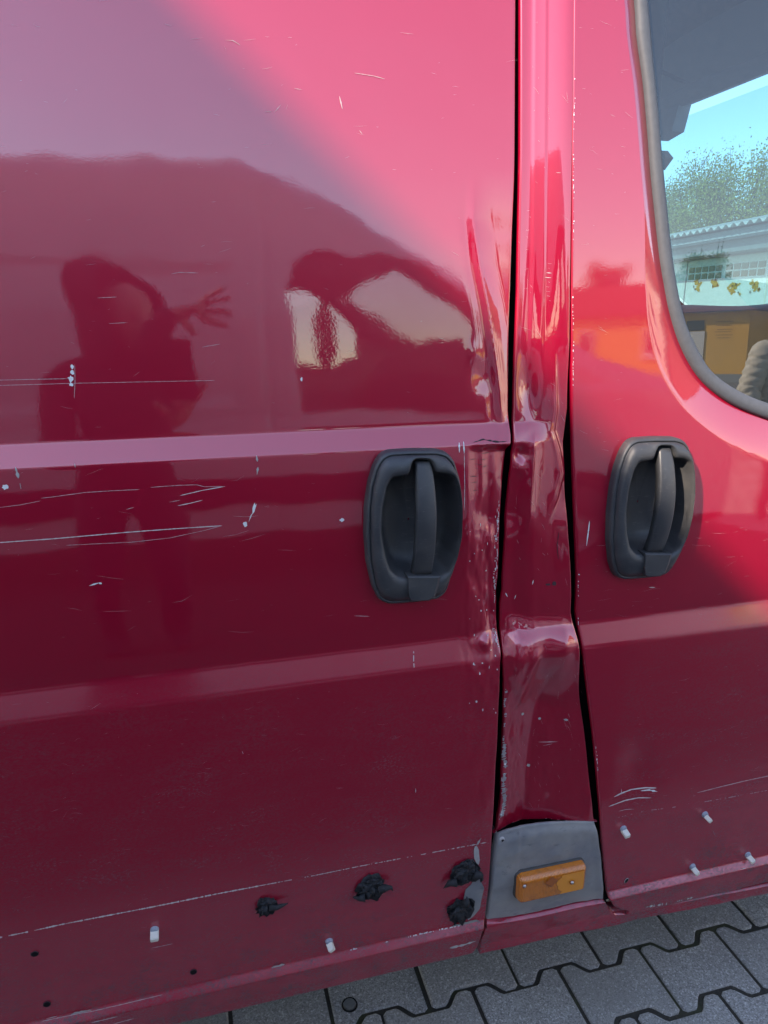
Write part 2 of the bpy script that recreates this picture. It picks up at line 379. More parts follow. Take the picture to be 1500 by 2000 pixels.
def skin_front(x, z):
    y = prof_f(z); u, v = to_px(x, y, z)
    d = seg_dist(x, z, WOF); band = .027 + .030 * ss(1.62, 1.34, z) + .012 * ss(.75, .95, x)
    t = np.clip(d / band, 0, 1)
    y = y + .017 * (1 - t) ** 1.25 * ss(1.0, .93, t)
    y = y + .0045 * blob(u, v, 1243, 1500, 34, 42) + well(x, z, H2) + .0001 * fbm(x * 3, z * 3, 77)
    return y
VAN = empty('damaged_van', (0, 1.0, 0))
tag(VAN, 'dark red van with dented door pillar and scratched doors filling the view', 'van')
def rows(z0, z1):
    z = [z0]
    while z[-1] < z1:
        a = z[-1]; st = .0026
        if .365 < a < .395 or .90 < a < .965 or 1.25 < a < 1.297: st = .0011
        if a > 1.9: st = .006
        z.append(a + st)
    z[-1] = z1; return np.array(z)
def skin_mesh(name, X, Z, fn, left=False, right=False, bottom=False, m=M_RED):
    """grid of skin points with returned flanges along the chosen edges"""
    Y = fn(X, Z); A = np.stack([X, Y, Z], -1)
    def add(A, side):
        e = A[:, -1:] if side > 0 else A[:, :1]
        out = [e + np.array([side * dx, dy, 0]) for dx, dy in ((.0010, .0005), (.0018, .0016), (.0022, .0035), (.0022, .0065))]
        out = np.concatenate(out if side > 0 else out[::-1], 1)
        return np.concatenate([A, out] if side > 0 else [out, A], 1)
    if left: A = add(A, -1)
    if right: A = add(A, 1)
    if bottom:
        e = A[:1]; A = np.concatenate([e + np.array([0, .03, -.003]), e + np.array([0, .004, -.0024]), e + np.array([0, .001, -.0012]), A], 0)
    return mesh_np(name, A, grid_faces(A.shape[0], A.shape[1]), m, VAN)
# ---- sliding door
Zr = rows(.316, 2.14); gl = GL_L(Zr)
a = np.concatenate([np.arange(-.96, -.36, .03), np.arange(-.36, .10, .006)])
t = np.linspace(0, 1, 150)
X = np.concatenate([np.repeat(a[None], len(Zr), 0), .10 + (gl[:, None] - .0022 - .10) * t[None]], 1)
SLIDE = skin_mesh('sliding_door', X, np.repeat(Zr[:, None], X.shape[1], 1), skin_slide, right=True, left=True, bottom=True)
SLIDE['label'] = 'dark red sliding door with long scratches and a crumpled front edge'
# ---- pillar
PB = [skin_point(*p, prof_s)[[0, 2]] for p in [(960, 1640), (985, 1630), (1008, 1625), (1036, 1622), (1075, 1617), (1120, 1612), (1163, 1609), (1190, 1609)]]
Zr = rows(.525, 2.14); a_, b_ = GL_R(Zr) + .0022, GR_L(Zr) - .0022; t = np.linspace(0, 1, 86)
X = a_[:, None] + (b_ - a_)[:, None] * t[None]; Z = np.repeat(Zr[:, None], 86, 1)
Z = np.maximum(Z, np.interp(X, [p[0] for p in PB], [p[1] for p in PB]))
PILLAR = skin_mesh('door_pillar', X, Z, skin_pillar, left=True, right=True)
PILLAR['label'] = 'crushed red pillar strip folded inwards between the two doors'
# ---- front door: below the window edge full width, above it only up to the window
zlow = WO[-1, 1]; order = np.argsort(WO[:, 1])
def win_x(z): return np.interp(z, WO[order, 1], WO[order, 0])
Zr = np.unique(np.concatenate([rows(.322, zlow), rows(zlow, 1.99)])); t = np.linspace(0, 1, 240)
right = np.where(Zr < zlow - 1e-6, 1.62, win_x(Zr) + .001); lft = GR_R(Zr) + .0022
lo = Zr < zlow - 1e-6
def dense(a, b):   # finer towards both ends
    s = .5 - .5 * np.cos(np.pi * t); s = .35 * s + .65 * t; return a[:, None] + (b - a)[:, None] * s[None]
def dense_lo(a):
    x = np.concatenate([np.linspace(0, .55, 190), np.linspace(.55, 1, 51)[1:]]); return a[:, None] + (1.62 - a)[:, None] * x[None]
X = np.where(lo[:, None], dense_lo(lft), dense(lft, right))
# columns of the last low row must follow the window sill: keep two separate sheets
k = int(lo.sum())
fd1 = np.repeat(Zr[:k, None], 240, 1); FX = X[:k]
FRONT = skin_mesh('front_door', FX, fd1, skin_front, left=True, bottom=True)
FRONT['label'] = 'dark red front door with side window, scraped at its lower rear corner'
Zu = np.concatenate([[Zr[k - 1]], Zr[k:]]); lu = GR_R(Zu) + .0022
fu = skin_mesh('door_frame', dense(lu, np.where(Zu <= zlow, WO[-1, 0], win_x(Zu))), np.repeat(Zu[:, None], 240, 1), skin_front, left=True)
fu.parent = FRONT; fu.matrix_parent_inverse = Matrix.Identity(4)
# ---- window rubber and pane
def sweep(P, Q, prof, name, m):
    rowsv = []
    for (ax, az), (bx, bz) in zip(P, Q):
        r = []
        for s, dy in ((-.06, .030), (-.03, .0165), (.0, .0125), (.10, .0095), (.35, .0075), (.7, .0095), (.93, .0125), (1.0, .020), (1.0, .03)):
            x, z = ax + (bx - ax) * s, az + (bz - az) * s; r.append((x, float(prof(z)) + dy, z))
        rowsv.append(r)
    A = np.array(rowsv); return mesh_np(name, A, grid_faces(*A.shape[:2]), m, VAN)
sweep(fine(WO), fine(WI), prof_f, 'window_seal', M_SEAL)
top = WO[0]; poly = [tuple(p) for p in WI] + [(1.52, WI[-1, 1]), (1.50, 1.55), (1.38, WI[0, 1])]
zz = np.linspace(WI[-1, 1] - .01, WI[0, 1] + .02, 40); wl = np.interp(zz, WI[::-1, 1], WI[::-1, 0]) - .006
xr = np.interp(zz, [1.25, 1.5, 2.0], [1.56, 1.54, 1.36]); t = np.linspace(0, 1, 30); X = wl[:, None] + (xr - wl)[:, None] * t
Z = np.repeat(zz[:, None], 30, 1); Y = prof_f(Z) + .021
mesh_np('window_pane', np.stack([X, Y, Z], -1), grid_faces(40, 30), M_GLASS, VAN)
# ---- grey trim patch and sill under the pillar
TT = [skin_point(*p, prof_s)[[0, 2]] for p in [(971, 1633), (975, 1630), (990, 1624), (1019, 1618), (1072, 1611), (1120, 1608), (1168, 1607)]]
TB = [skin_point(*p, prof_s)[[0, 2]] for p in [(954, 1803), (990, 1800), (1050, 1790), (1100, 1778), (1145, 1768), (1183, 1763)]]
n = 70; vv = np.linspace(0, 1, 60)
t = np.linspace(0, 1, n)
TBx = np.interp(t, np.linspace(0, 1, 50), np.linspace(TB[0][0] + .001, TB[-1][0], 50)); TBz = np.interp(TBx, [p[0] for p in TB], [p[1] for p in TB])
TTx = np.linspace(TT[0][0], TT[-1][0], n); TF = fine(TT, 8); TTz = np.interp(TTx, TF[:, 0], TF[:, 1])
Z = TBz[None] + (TTz - TBz)[None] * vv[:, None]
xl, xr = GL_R(Z[:, 0]) + .001, GR_L(Z[:, -1]) - .003
X = xl[:, None] + (xr - xl)[:, None] * t[None]
u, v = to_px(X, prof_s(Z), Z)
Y = prof_s(np.clip(Z, .42, 1)) - .003 + .006 * (1 - ss(0, .12, (1 - vv))[:, None]) ** 1.3 + .0015 * fbm(X * 40, Z * 40, 5) \
    + .0035 * ss(.60, .585, X - 0 * Z) * 0 + .002 * ss(.0, .016, (xr[:, None] - X)) + .003 * ss(.25, 0, vv)[:, None]
Y += -.0016 * ss(.505, .497, X) * ss(.44, .46, Z)
A = np.stack([X, Y, Z], -1); e = A[-1:]; A = np.concatenate([A, e + np.array([0, .0015, .0004]), e + np.array([0, .006, -.002])], 0)
e = A[:, -1:]; A = np.concatenate([A, e + np.array([.0015, .001, 0]), e + np.array([.002, .02, 0])], 1)
e = A[:, :1]; A = np.concatenate([e + np.array([-.0005, .02, 0]), A], 1)
TRIM = mesh_np('pillar_trim', A, grid_faces(*A.shape[:2]), M_PRIMER, VAN); TRIM['label'] = 'bare grey panel patch carrying the amber lamp'
def trim_y(x, z): return float(prof_s(max(z, .42))) - .003
def prof_sill(z): return float(prof_s(max(float(z), .335))) + .008
SB = [skin_point(*p, prof_sill)[[0, 2]] for p in [(925, 1864), (960, 1855), (1100, 1824), (1215, 1802), (1300, 1786), (1400, 1768), (1500, 1750)]] + [(1.35, .268), (1.62, .265)]
ST = [skin_point(*p, prof_sill)[[0, 2]] for p in [(945, 1800), (990, 1797), (1050, 1787), (1100, 1775), (1180, 1759), (1187, 1775), (1200, 1785), (1226, 1784), (1262, 1777), (1373, 1756), (1500, 1731)]] + [(1.3, .312), (1.62, .312)]
xs = np.linspace(GL_R(.33) + .002, 1.62, 420); t = np.linspace(0, 1, 26)
zb = np.interp(xs, [p[0] for p in SB], [p[1] for p in SB]) + .0012 * fbm(xs * 18, xs * 0, 3); zt = np.interp(xs, [p[0] for p in ST], [p[1] for p in ST])
xl = np.linspace(0, 1, 420)
Z = zb[None] + (zt - zb)[None] * t[:, None]
X = np.repeat(xs[None], 26, 0); X = np.maximum(X, GL_R(Z) + .0015)
Y = prof_s(np.clip(Z, .33, 1)) + .004 + .016 * ss(.30, .258, Z) ** 2 + .0012 * fbm(X * 25, Z * 25, 8) + .004 * ss(.7, .8, X)
A = np.stack([X, Y, Z], -1); e = A[:1]; A = np.concatenate([e + np.array([0, .05, .004]), e + np.array([0, .006, -.002]), A], 0)
e = A[:, :1]; A = np.concatenate([e + np.array([-.001, .03, 0]), A], 1); e = A[-1:]; A = np.concatenate([A, e + np.array([0, .02, .001])], 0)
SILL = mesh_np('sill_panel', A, grid_faces(*A.shape[:2]), M_RED, VAN)
# strip of sill showing below the sliding door
xs = np.linspace(-.96, GL_L(.31) - .004, 200); t = np.linspace(0, 1, 12)
Z = (.288 + .0022 * fbm(xs * 14, xs * 0, 5))[None] + (.325 - .288) * t[:, None]; Z[:3] += ((xs - .1) * .012)[None]
X = np.repeat(xs[None], 12, 0); Y = float(prof_s(.318)) + .010 + .02 * ss(.318, .286, Z)
A = np.stack([X, Y, Z], -1); e = A[:1]; A = np.concatenate([e + np.array([0, .06, .004]), e + np.array([0, .005, -.001]), A], 0)
mesh_np('sill_strip', A, grid_faces(*A.shape[:2]), M_RED, VAN)
# ---- black rubber behind the gaps
for nm, fa, fb in (('door_seal', GL_L, GL_R), ('door_seal', GR_L, GR_R)):
    z = np.linspace(.30, 2.14, 200); x0, x1 = fa(z) - .03, fb(z) + .03
    ex = (x1 - x0) * 0
    A = np.stack([np.stack([x0, prof_s(z) + .060, z], -1), np.stack([(x0 + x1) / 2, prof_s(z) + .055, z], -1), np.stack([x1, prof_s(z) + .060, z], -1)], 1)
    mesh_np(nm, A, grid_faces(200, 3), M_GAP, VAN)
box('inner_pillar', (.43, .70, .075, .10, .30, 2.12), M_DARK, VAN)
# ---- the rest of the body, out of the picture: rear side, wing, roof, floor, far side
def arch(x, c): 
    r = .42; return np.where(np.abs(x - c) < r, .36 + np.sqrt(np.maximum(r * r - (x - c) ** 2, 0)), 0)
def side_sheet(name, x0, x1, zt, c, prof):
    xs = np.linspace(x0, x1, 90); t = np.linspace(0, 1, 90); zb = np.maximum(.32, arch(xs, c)); top = zt(xs)
    Z = zb[None] + (top - zb)[None] * t[:, None]; X = np.repeat(xs[None], 90, 0)
    bend = .10 * ss(2.1, 2.75, X) ** 2
    return mesh_np(name, np.stack([X, prof(Z) + bend, Z], -1), grid_faces(90, 90), M_RED, VAN)
side_sheet('rear_quarter', -3.15, -.966, lambda x: x * 0 + 2.14, -2.35, prof_s)
side_sheet('front_wing', 1.626, 2.72, lambda x: np.interp(x, [1.6, 2.2, 2.5, 2.72], [1.22, 1.18, 1.05, .90]), 2.12, prof_f)
yb = float(prof_s(2.14))
sec = [(yb, 2.14), (yb + .03, 2.20), (yb + .09, 2.26), (yb + .2, 2.30), (yb + .5, 2.335), (.98, 2.35), (1.5, 2.335), (1.74, 2.30), (1.85, 2.26), (1.91, 2.20), (1.94, 2.14)]
A = np.array([[(x, y, z - (.16 * max(0, (x - .9) / .5) ** 1.4 if x > .9 else 0) * (1 if z > 2.15 else .3)) for y, z in sec] for x in np.linspace(-3.15, 1.42, 24)])
mesh_np('roof', A, grid_faces(24, len(sec)), M_RED, VAN)
zs = np.linspace(1.945, 2.142, 12); xs = np.linspace(.70, 1.46, 20)
X, Z = np.meshgrid(xs, zs); mesh_np('roof_rail', np.stack([X, prof_f(Z) + .002, Z], -1), grid_faces(12, 20), M_RED, VAN)
bm = bmesh.new()
add_box(bm, -3.15, .62, 1.92, 1.96, .35, 2.15); add_box(bm, .62, 1.65, 1.92, 1.96, .35, 1.28); add_box(bm, .62, 1.5, 1.92, 1.96, 1.93, 2.15); add_box(bm, 1.6, 2.72, 1.90, 1.96, .5, 1.1)
add_box(bm, -3.17, -3.13, yb, 1.96, .4, 2.2)
bm_obj('far_side', bm, M_RED, VAN)
box('floor_pan', (-3.1, 2.4, .10, 1.9, .40, .46), M_DARK, VAN)
box('bulkhead', (.40, .43, .12, 1.9, .46, 2.2), M_INT, VAN)
bm = bmesh.new(); prism(bm, [(2.05, 1.42), (2.3, 1.36), (2.62, 1.12), (2.86, .86), (2.9, .40), (2.2, .36), (1.66, .42), (1.66, 1.0)], 'y', .16, 1.86); bm_obj('bonnet', bm, M_RED, VAN)
def wheel(x, y, parent, out=-1):
    bm = bmesh.new(); pr = [(.19, -.10), (.29, -.11), (.335, -.085), (.345, 0), (.335, .085), (.29, .11), (.19, .10)]; n = 40
    V = [[bm.verts.new((x + r * math.cos(2 * math.pi * k / n), y + d, .345 + r * math.sin(2 * math.pi * k / n))) for k in range(n)] for r, d in pr]
    for A_, B_ in zip(V, V[1:]):
        for k in range(n): bm.faces.new((A_[k], A_[(k + 1) % n], B_[(k + 1) % n], B_[k]))
    t_ = bm_obj('wheel', bm, M_TYRE, parent, True)
    bm = bmesh.new(); pr = [(.195, .09 * out), (.17, .06 * out), (.10, .05 * out), (.08, .085 * out), (.03, .09 * out)]
    V = [[bm.verts.new((x + r * math.cos(2 * math.pi * k / n), y + d, .345 + r * math.sin(2 * math.pi * k / n))) for k in range(n)] for r, d in pr]
    for A_, B_ in zip(V, V[1:]):
        for k in range(n): bm.faces.new((A_[k], A_[(k + 1) % n], B_[(k + 1) % n], B_[k]))
    bm.faces.new(V[-1]); bm_obj('rim', bm, M_RIM, t_, True)
for wx in (-2.35, 2.12):
    for wy, sd_ in ((.16, -1), (1.80, 1)): wheel(wx, wy, VAN, sd_)
# ---- the cab seen through the window
wy0, wy1 = .10, 1.86
def quad(name, pts, m, parent): return mesh_np(name, pts, [(0, 1, 2, 3)], m, parent, False)
quad('windscreen', [(1.40, wy0, 1.965), (1.40, wy1, 1.965), (2.22, wy1, 1.40), (2.22, wy0, 1.40)], M_SCREEN, VAN)
for y, rr in ((wy0, 1), (1.96, .6)):
    bm = bmesh.new(); tube(bm, [(1.34, y, 2.02), (1.72, y, 1.76), (2.24, y, 1.39)], [.045 * rr, .04 * rr, .045 * rr], 10); bm_obj('windscreen_pillar', bm, M_DARK, VAN, True)
box('headlining', (.43, 1.36, .12, 1.88, 2.085, 2.105), M_INT, VAN)
bm = bmesh.new(); prism(bm, [(1.30, 2.02), (1.352, 1.992), (1.372, 1.984), (1.40, 1.99), (1.41, 2.02), (1.36, 2.10), (1.28, 2.10)], 'y', .1, 1.88); bm_obj('windscreen_header', bm, M_INT, VAN)
for y0, y1 in ((.22, .86), (.88, 1.55)):
    bm = bmesh.new(); nseg = 14
    lo_ = [(1.185 - .045 * math.sin(math.pi * k / nseg) ** .6, y0 + (y1 - y0) * k / nseg) for k in range(nseg + 1)]
    T = [bm.verts.new((1.352, y, 2.002)) for _, y in lo_]; B = [bm.verts.new((x, y, 2.046)) for x, y in lo_]
    for k in range(nseg): bm.faces.new((T[k], T[k + 1], B[k + 1], B[k]))
    g = bmesh.ops.solidify(bm, geom=bm.faces[:], thickness=.018); bm_obj('sun_visor', bm, M_INTL, VAN, True)
# mirror and sensor housing at the top of the windscreen
bm = bmesh.new(); prism(bm, [(.965, 1.99), (1.075, 1.99), (1.07, 1.93), (1.055, 1.915), (.985, 1.925)], 'x', 1.36, 1.40); bm_obj('sensor_housing', bm, M_INT, VAN)
bm = bmesh.new(); prism(bm, [(1.03, 1.884), (1.05, 1.880), (1.10, 1.846), (1.09, 1.838), (1.035, 1.834), (1.0, 1.86)], 'x', 1.36, 1.385); bm_obj('rear_view_mirror', bm, M_DASH, VAN)
# dashboard
ys = np.linspace(.10, 1.88, 50); crs = [(1.62, .80), (1.66, 1.22), (1.70, 1.36), (1.76, 1.425), (1.90, 1.452), (2.10, 1.44), (2.24, 1.40)]
A = np.array([[(x, y, z + (.022 * math.exp(-((y - .86) / .30) ** 2) + .004 * math.sin(9 * y)) * (1 if z > 1.3 else 0)) for x, z in crs] for y in ys])
mesh_np('dashboard', A, grid_faces(50, len(crs)), M_DASH, VAN)
for y in (.52, 1.45):
    bm = bmesh.new(); add_box(bm, .62, 1.10, y - .25, y + .25, .80, .95, .04); add_box(bm, .50, .64, y - .24, y + .24, .9, 1.42, .05); add_box(bm, .52, .62, y - .13, y + .13, 1.44, 1.62, .03)
    bm_obj('seat', bm, M_DARK, VAN, True)
# ================================================================== handles, lamp, clips, lumps, wear
def in_poly_radius(poly, ang, c):
    out = []
    n = len(poly)
    for a in ang:
        dx, dz = math.cos(a), math.sin(a); best = None
        for i in range(n):
            x1, z1 = poly[i][0] - c[0], poly[i][1] - c[1]; x2, z2 = poly[(i + 1) % n][0] - c[0], poly[(i + 1) % n][1] - c[1]
            ex, ez = x2 - x1, z2 - z1; den = dx * ez - dz * ex
            if abs(den) < 1e-12: continue
            r = (x1 * ez - z1 * ex) / den; s = (x1 * dz - z1 * dx) / den
            if r > 0 and -1e-6 <= s <= 1 + 1e-6: best = r if best is None else max(best, r)
        out.append(best if best else .01)
    return np.array(out)
def z7(pts):      # outline points measured on the sliding door, in metres about the handle centre
    r = [skin_point(640 + a * .3467, 830 + b * .3467, prof_s) for a, b in pts]
    return [(q[0] - H1[0], q[2] - H1[2]) for q in r]
OUT = z7([(330, 138), (450, 130), (600, 130), (655, 145), (695, 185), (728, 290), (743, 400), (745, 500), (728, 650), (692, 800), (652, 925), (610, 962), (500, 980), (330, 993), (278, 970), (243, 900), (212, 760), (200, 600), (204, 450), (222, 320), (252, 220), (288, 160)])
LIP = z7([(340, 275), (310, 330), (288, 450), (284, 580), (302, 700), (330, 785), (372, 822), (470, 838), (596, 826), (650, 798), (690, 720), (714, 600), (717, 460), (704, 340), (680, 272), (640, 254), (577, 250), (562, 200), (542, 180), (462, 178), (442, 200), (437, 262)])
LUG = z7([(420, 815), (424, 900), (434, 945), (455, 955), (540, 950), (570, 930), (588, 880), (602, 815)])
def make_handle(c, prof, label):
    base = float(prof(c[2])) + .001
    def W(u, w_, n): return (c[0] + u, float(prof(c[2] + w_)) + .001 - n, c[2] + w_)
    cc = (.003, -.002); ang = np.linspace(0, 2 * math.pi, 181)[:-1]
    ro = in_poly_radius(OUT, ang, cc); ro = (np.roll(ro, 1) + ro * 2 + np.roll(ro, -1)) / 4
    rl = in_poly_radius(LIP, ang, cc); rl = (np.roll(rl, 1) + rl * 2 + np.roll(rl, -1)) / 4
    loops = [(ro * 1.0, -.004), (ro * 1.0, .005), (ro - .0012, .0085), (ro - .004, .0102), (ro - .0056, .0102), (ro - .0060, .0088), (ro - .0068, .0088), (ro - .0074, .0112),
             (ro * .66 + rl * .34 - .002, .0150), (ro * .25 + rl * .75, .0168), (rl + .0025, .0160), (rl + .0008, .0146), (rl - .0002, .0125), (rl - .003, .004), (rl * .90 - .002, -.010), (rl * .80, -.020), (rl * .62, -.0255), (rl * .3, -.0275), (rl * .02, -.028)]
    V = [[W(cc[0] + r * math.cos(a), cc[1] + r * math.sin(a), n * 1.65 if n > 0 else n) for r, a in zip(rr, ang)] for rr, n in loops]
    h = mesh_np('door_handle', V, grid_faces(len(loops), 180, True), M_HANDLE, VAN); h['label'] = label
    # the pull bar, bowed outwards
    g0 = z7([(470, 195), (562, 205), (572, 450), (566, 812), (458, 812), (462, 450)])
    T = np.linspace(0, 1, 28); rowsv = []
    for t in T:
        wz = g0[0][1] + (g0[3][1] - g0[0][1]) * t
        x0 = np.interp(t, [0, .1, .4, 1], [g0[0][0] + .001, g0[5][0] + .001, g0[5][0], g0[4][0]]); x1 = np.interp(t, [0, .1, .4, 1], [g0[1][0] - .002, g0[1][0] + .001, g0[2][0], g0[3][0]])
        n = .012 + .026 * math.sin(math.pi * min(1, .10 + t * .82)) ** .8; th = .013; r = .0035
        sec = [(x0, n - th), (x0, n - r), (x0 + r * .3, n - r * .3), (x0 + r, n), ((x0 + x1) / 2, n + .0008), (x1 - r, n), (x1 - r * .3, n - r * .3), (x1, n - r), (x1, n - th)]
        rowsv.append([W(u, wz, q) for u, q in sec])
    e0 = [tuple(np.array(q) + np.array([0, .010, .001])) for q in rowsv[0]]; e1 = [tuple(np.array(q) + np.array([0, .012, 0])) for q in rowsv[-1]]
    A = np.array([e0] + rowsv + [e1]); mesh_np('pull_bar', A, grid_faces(*A.shape[:2], True), M_HANDLE, h)
    bm = bmesh.new(); inner = [((u - .001) * .90 + .0001, (w_ + .09) * .90 - .09) for u, w_ in LUG]
    A0 = [bm.verts.new(W(u, w_, .010)) for u, w_ in LUG]; A1 = [bm.verts.new(W(u, w_, .0285)) for u, w_ in LUG]; A2 = [bm.verts.new(W(u, w_, .0310)) for u, w_ in inner]
    n = len(LUG)
    for P0, P1 in ((A0, A1), (A1, A2)):
        for i in range(n): bm.faces.new((P0[i], P0[(i + 1) % n], P1[(i + 1) % n], P1[i]))
    bm.faces.new(A2); bm_obj('pivot_block', bm, M_HANDLE, h)
    # dark slot behind the top of the bar
    return h
make_handle(H1, prof_s, 'black recessed pull handle in shade on the sliding door')
make_handle(H2, prof_f, 'black recessed pull handle catching sun on the front door')

M_AMBERLIT = mat('amber_lit', (.84, .29, .02), .25, coat=1, coat_rough=.1)
# ---- amber side marker lamp
def rrect(x0, x1, z0, z1, r, n=5):
    out = []
    for cx, cz, a0 in ((x1 - r, z1 - r, 0), (x0 + r, z1 - r, 90), (x0 + r, z0 + r, 180), (x1 - r, z0 + r, 270)):
        for k in range(n + 1):
            a = R_(a0 + 90 * k / n); out.append((cx + r * math.cos(a), cz + r * math.sin(a)))
    return out
la = skin_point(1006, 1702, prof_s); lb = skin_point(1131, 1733, prof_s); lx0, lx1 = la[0], lb[0]
lz1, lz0 = la[2] + .001, skin_point(1012, 1750, prof_s)[2] + .002; lzm = (lz0 + lz1) / 2
yb_ = trim_y(.5, lzm) + .002
def loft(name, loops, m, parent, cap=True):
    V = np.array(loops); o = mesh_np(name, V, grid_faces(V.shape[0], V.shape[1], True), m, parent)
    if cap:
        bm = bmesh.new(); bm.from_mesh(o.data); bm.verts.ensure_lookup_table(); n = V.shape[1]; k = V.shape[0]
        f = bm.faces.new([bm.verts[(k - 1) * n + i] for i in range(n)]); bmesh.ops.recalc_face_normals(bm, faces=bm.faces[:]); bm.to_mesh(o.data); bm.free()
    return o
def lring(ins, d, r=.010): return [(x, yb_ - d, z) for x, z in rrect(lx0 + ins, lx1 - ins, lz0 + ins, lz1 - ins, max(.002, r - ins))]
base = loft('side_marker_lamp', [lring(-.002, -.004), lring(-.002, .004), lring(-.001, .006), lring(.001, .006)], mat('lamp_base', (.06, .055, .05), .6), VAN)
base['label'] = 'amber rectangular side marker lamp on the grey panel'
loft('lens', [lring(0, .004), lring(.0008, .014), lring(.0030, .0185), lring(.0065, .0215), lring(.0080, .0222), lring(.012, .0224)], M_AMBER, base)
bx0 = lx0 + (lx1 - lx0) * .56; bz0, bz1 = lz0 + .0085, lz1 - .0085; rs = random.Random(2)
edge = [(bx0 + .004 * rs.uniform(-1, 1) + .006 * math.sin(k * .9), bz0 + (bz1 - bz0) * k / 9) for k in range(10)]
mesh_np('painted_lens_light', [(x, yb_ - .0229, z) for x, z in edge + [(lx1 - .0095, bz1), (lx1 - .0085, (bz0 + bz1) / 2), (lx1 - .0095, bz0)]], [tuple(range(13))], M_AMBERLIT, base, False)  # paler plate paints the inner reflector's light on the right half
for px_, py_ in ((1024, 1730), (1117, 1723)):
    q = on_plane_y(px_, py_, yb_ - .024); bm = bmesh.new()
    bmesh.ops.create_circle(bm, cap_ends=True, segments=14, radius=.0048, matrix=Matrix.Translation((q[0], yb_ - .0247, q[2])) @ Matrix.Rotation(R_(90), 4, 'X')); bm_obj('screw_well', bm, M_AMBERD, base)
    bm = bmesh.new(); bmesh.ops.create_uvsphere(bm, u_segments=12, v_segments=8, radius=.0032, matrix=Matrix.Translation((q[0], yb_ - .0246, q[2]))); bm_obj('screw', bm, M_STEEL, base, True)
q = on_plane_y(1077, 1722, yb_ - .024)
mk = [(math.cos(2 * math.pi * k / 24) * .0105 * (1 + .18 * math.cos(8 * math.pi * k / 24)), math.sin(2 * math.pi * k / 24) * .0095 * (1 + .18 * math.cos(8 * math.pi * k / 24))) for k in range(24)]
mesh_np('lens_mark', [(q[0] + a, yb_ - .0248, q[2] + b) for a, b in mk], [tuple(range(24))], M_AMBERD, base, False)
q = skin_point(981, 1640, prof_s); yq = trim_y(q[0], q[2])
bm = bmesh.new(); bmesh.ops.create_uvsphere(bm, u_segments=16, v_segments=8, radius=.0056, matrix=Matrix.Translation((q[0], yq + .0045, q[2])) @ Matrix.Scale(.6, 4, (0, 1, 0))); sc_ = bm_obj('screw', bm, M_GREYRUB, TRIM, True)
for rot in (20, 110):
    bm = bmesh.new(); add_box(bm, -.0026, .0026, -.0004, .0004, -.0006, .0006)
    bmesh.ops.transform(bm, matrix=Matrix.Translation((q[0], yq + .0010, q[2])) @ Matrix.Rotation(R_(rot), 4, 'Y'), verts=bm.verts); bm_obj('screw_slot', bm, M_GAP, sc_)

# ---- things left in the doors where a trim strip came off
def skin_at(px, py, fn, prof):
    p = skin_point(px, py, prof); return np.array([p[0], float(fn(np.array([p[0]]), np.array([p[2]]))[0]), p[2]])
def clip(px, py, fn, prof, door, tilt, wdt=.0048):
    p = skin_at(px, py, fn, prof); s = Matrix.Translation(p)
    bm = bmesh.new(); bmesh.ops.create_cone(bm, cap_ends=True, segments=18, radius1=.0072, radius2=.0050, depth=.006, matrix=s @ Matrix.Translation((0, -.002, .002)) @ Matrix.Rotation(R_(90), 4, 'X'))
    o = bm_obj('trim_clip', bm, M_CLIPBASE, door)
    bm = bmesh.new(); add_box(bm, -wdt, wdt, -.016, 0, -.0045, .0042, .001)
    bmesh.ops.transform(bm, matrix=s @ Matrix.Rotation(R_(tilt), 4, 'Y') @ Matrix.Rotation(R_(14), 4, 'X'), verts=bm.verts); bm_obj('clip_head', bm, M_CLIP, o)
for px_, py_, t_, wd in ((302, 1818, 2, .0062), (643, 1841, -32, .0052)): clip(px_, py_, skin_slide, prof_s, SLIDE, t_, wd)
for px_, py_, t_, wd in ((1217, 1620, -10, .0055), (1376, 1592, -40, .0042), (1352, 1694, -28, .0048), (1460, 1671, -25, .0050)): clip(px_, py_, skin_front, prof_f, FRONT, t_, wd)
def hole(px, py, fn, prof, door, r, sq=1.0, rot=0, lip=True):
    p = skin_at(px, py, fn, prof); n = 20; ang = [2 * math.pi * k / n for k in range(n)]
    M = Matrix.Translation(p) @ Matrix.Rotation(R_(rot), 4, 'Y')
    ring = lambda rr, d: [tuple(M @ Vector((rr * sq * math.cos(a), d, rr * math.sin(a)))) for a in ang]
    o = loft('clip_hole_disc', [ring(r * 1.0, -.0012), ring(r * .85, -.0011)], M_GAP, door)  # flat black disc painted in for the hole's dark depth
    V = np.array([ring(r * 1.02, -.0002), ring(r * 1.22, -.0012), ring(r * .98, -.0016)]); mesh_np('hole_rim', V, grid_faces(3, n, True), M_SCUFF if not lip else M_GREYRUB, o)
for a in ((68, 1862, .0042, 1.15), (378, 1898, .0047, 1.0), (92, 1960, .0046, 1.05)): hole(a[0], a[1], skin_slide, prof_s, SLIDE, a[2], a[3], 0, False)
hole(1223, 1719, skin_front, prof_f, FRONT, .0052, .6, 30)
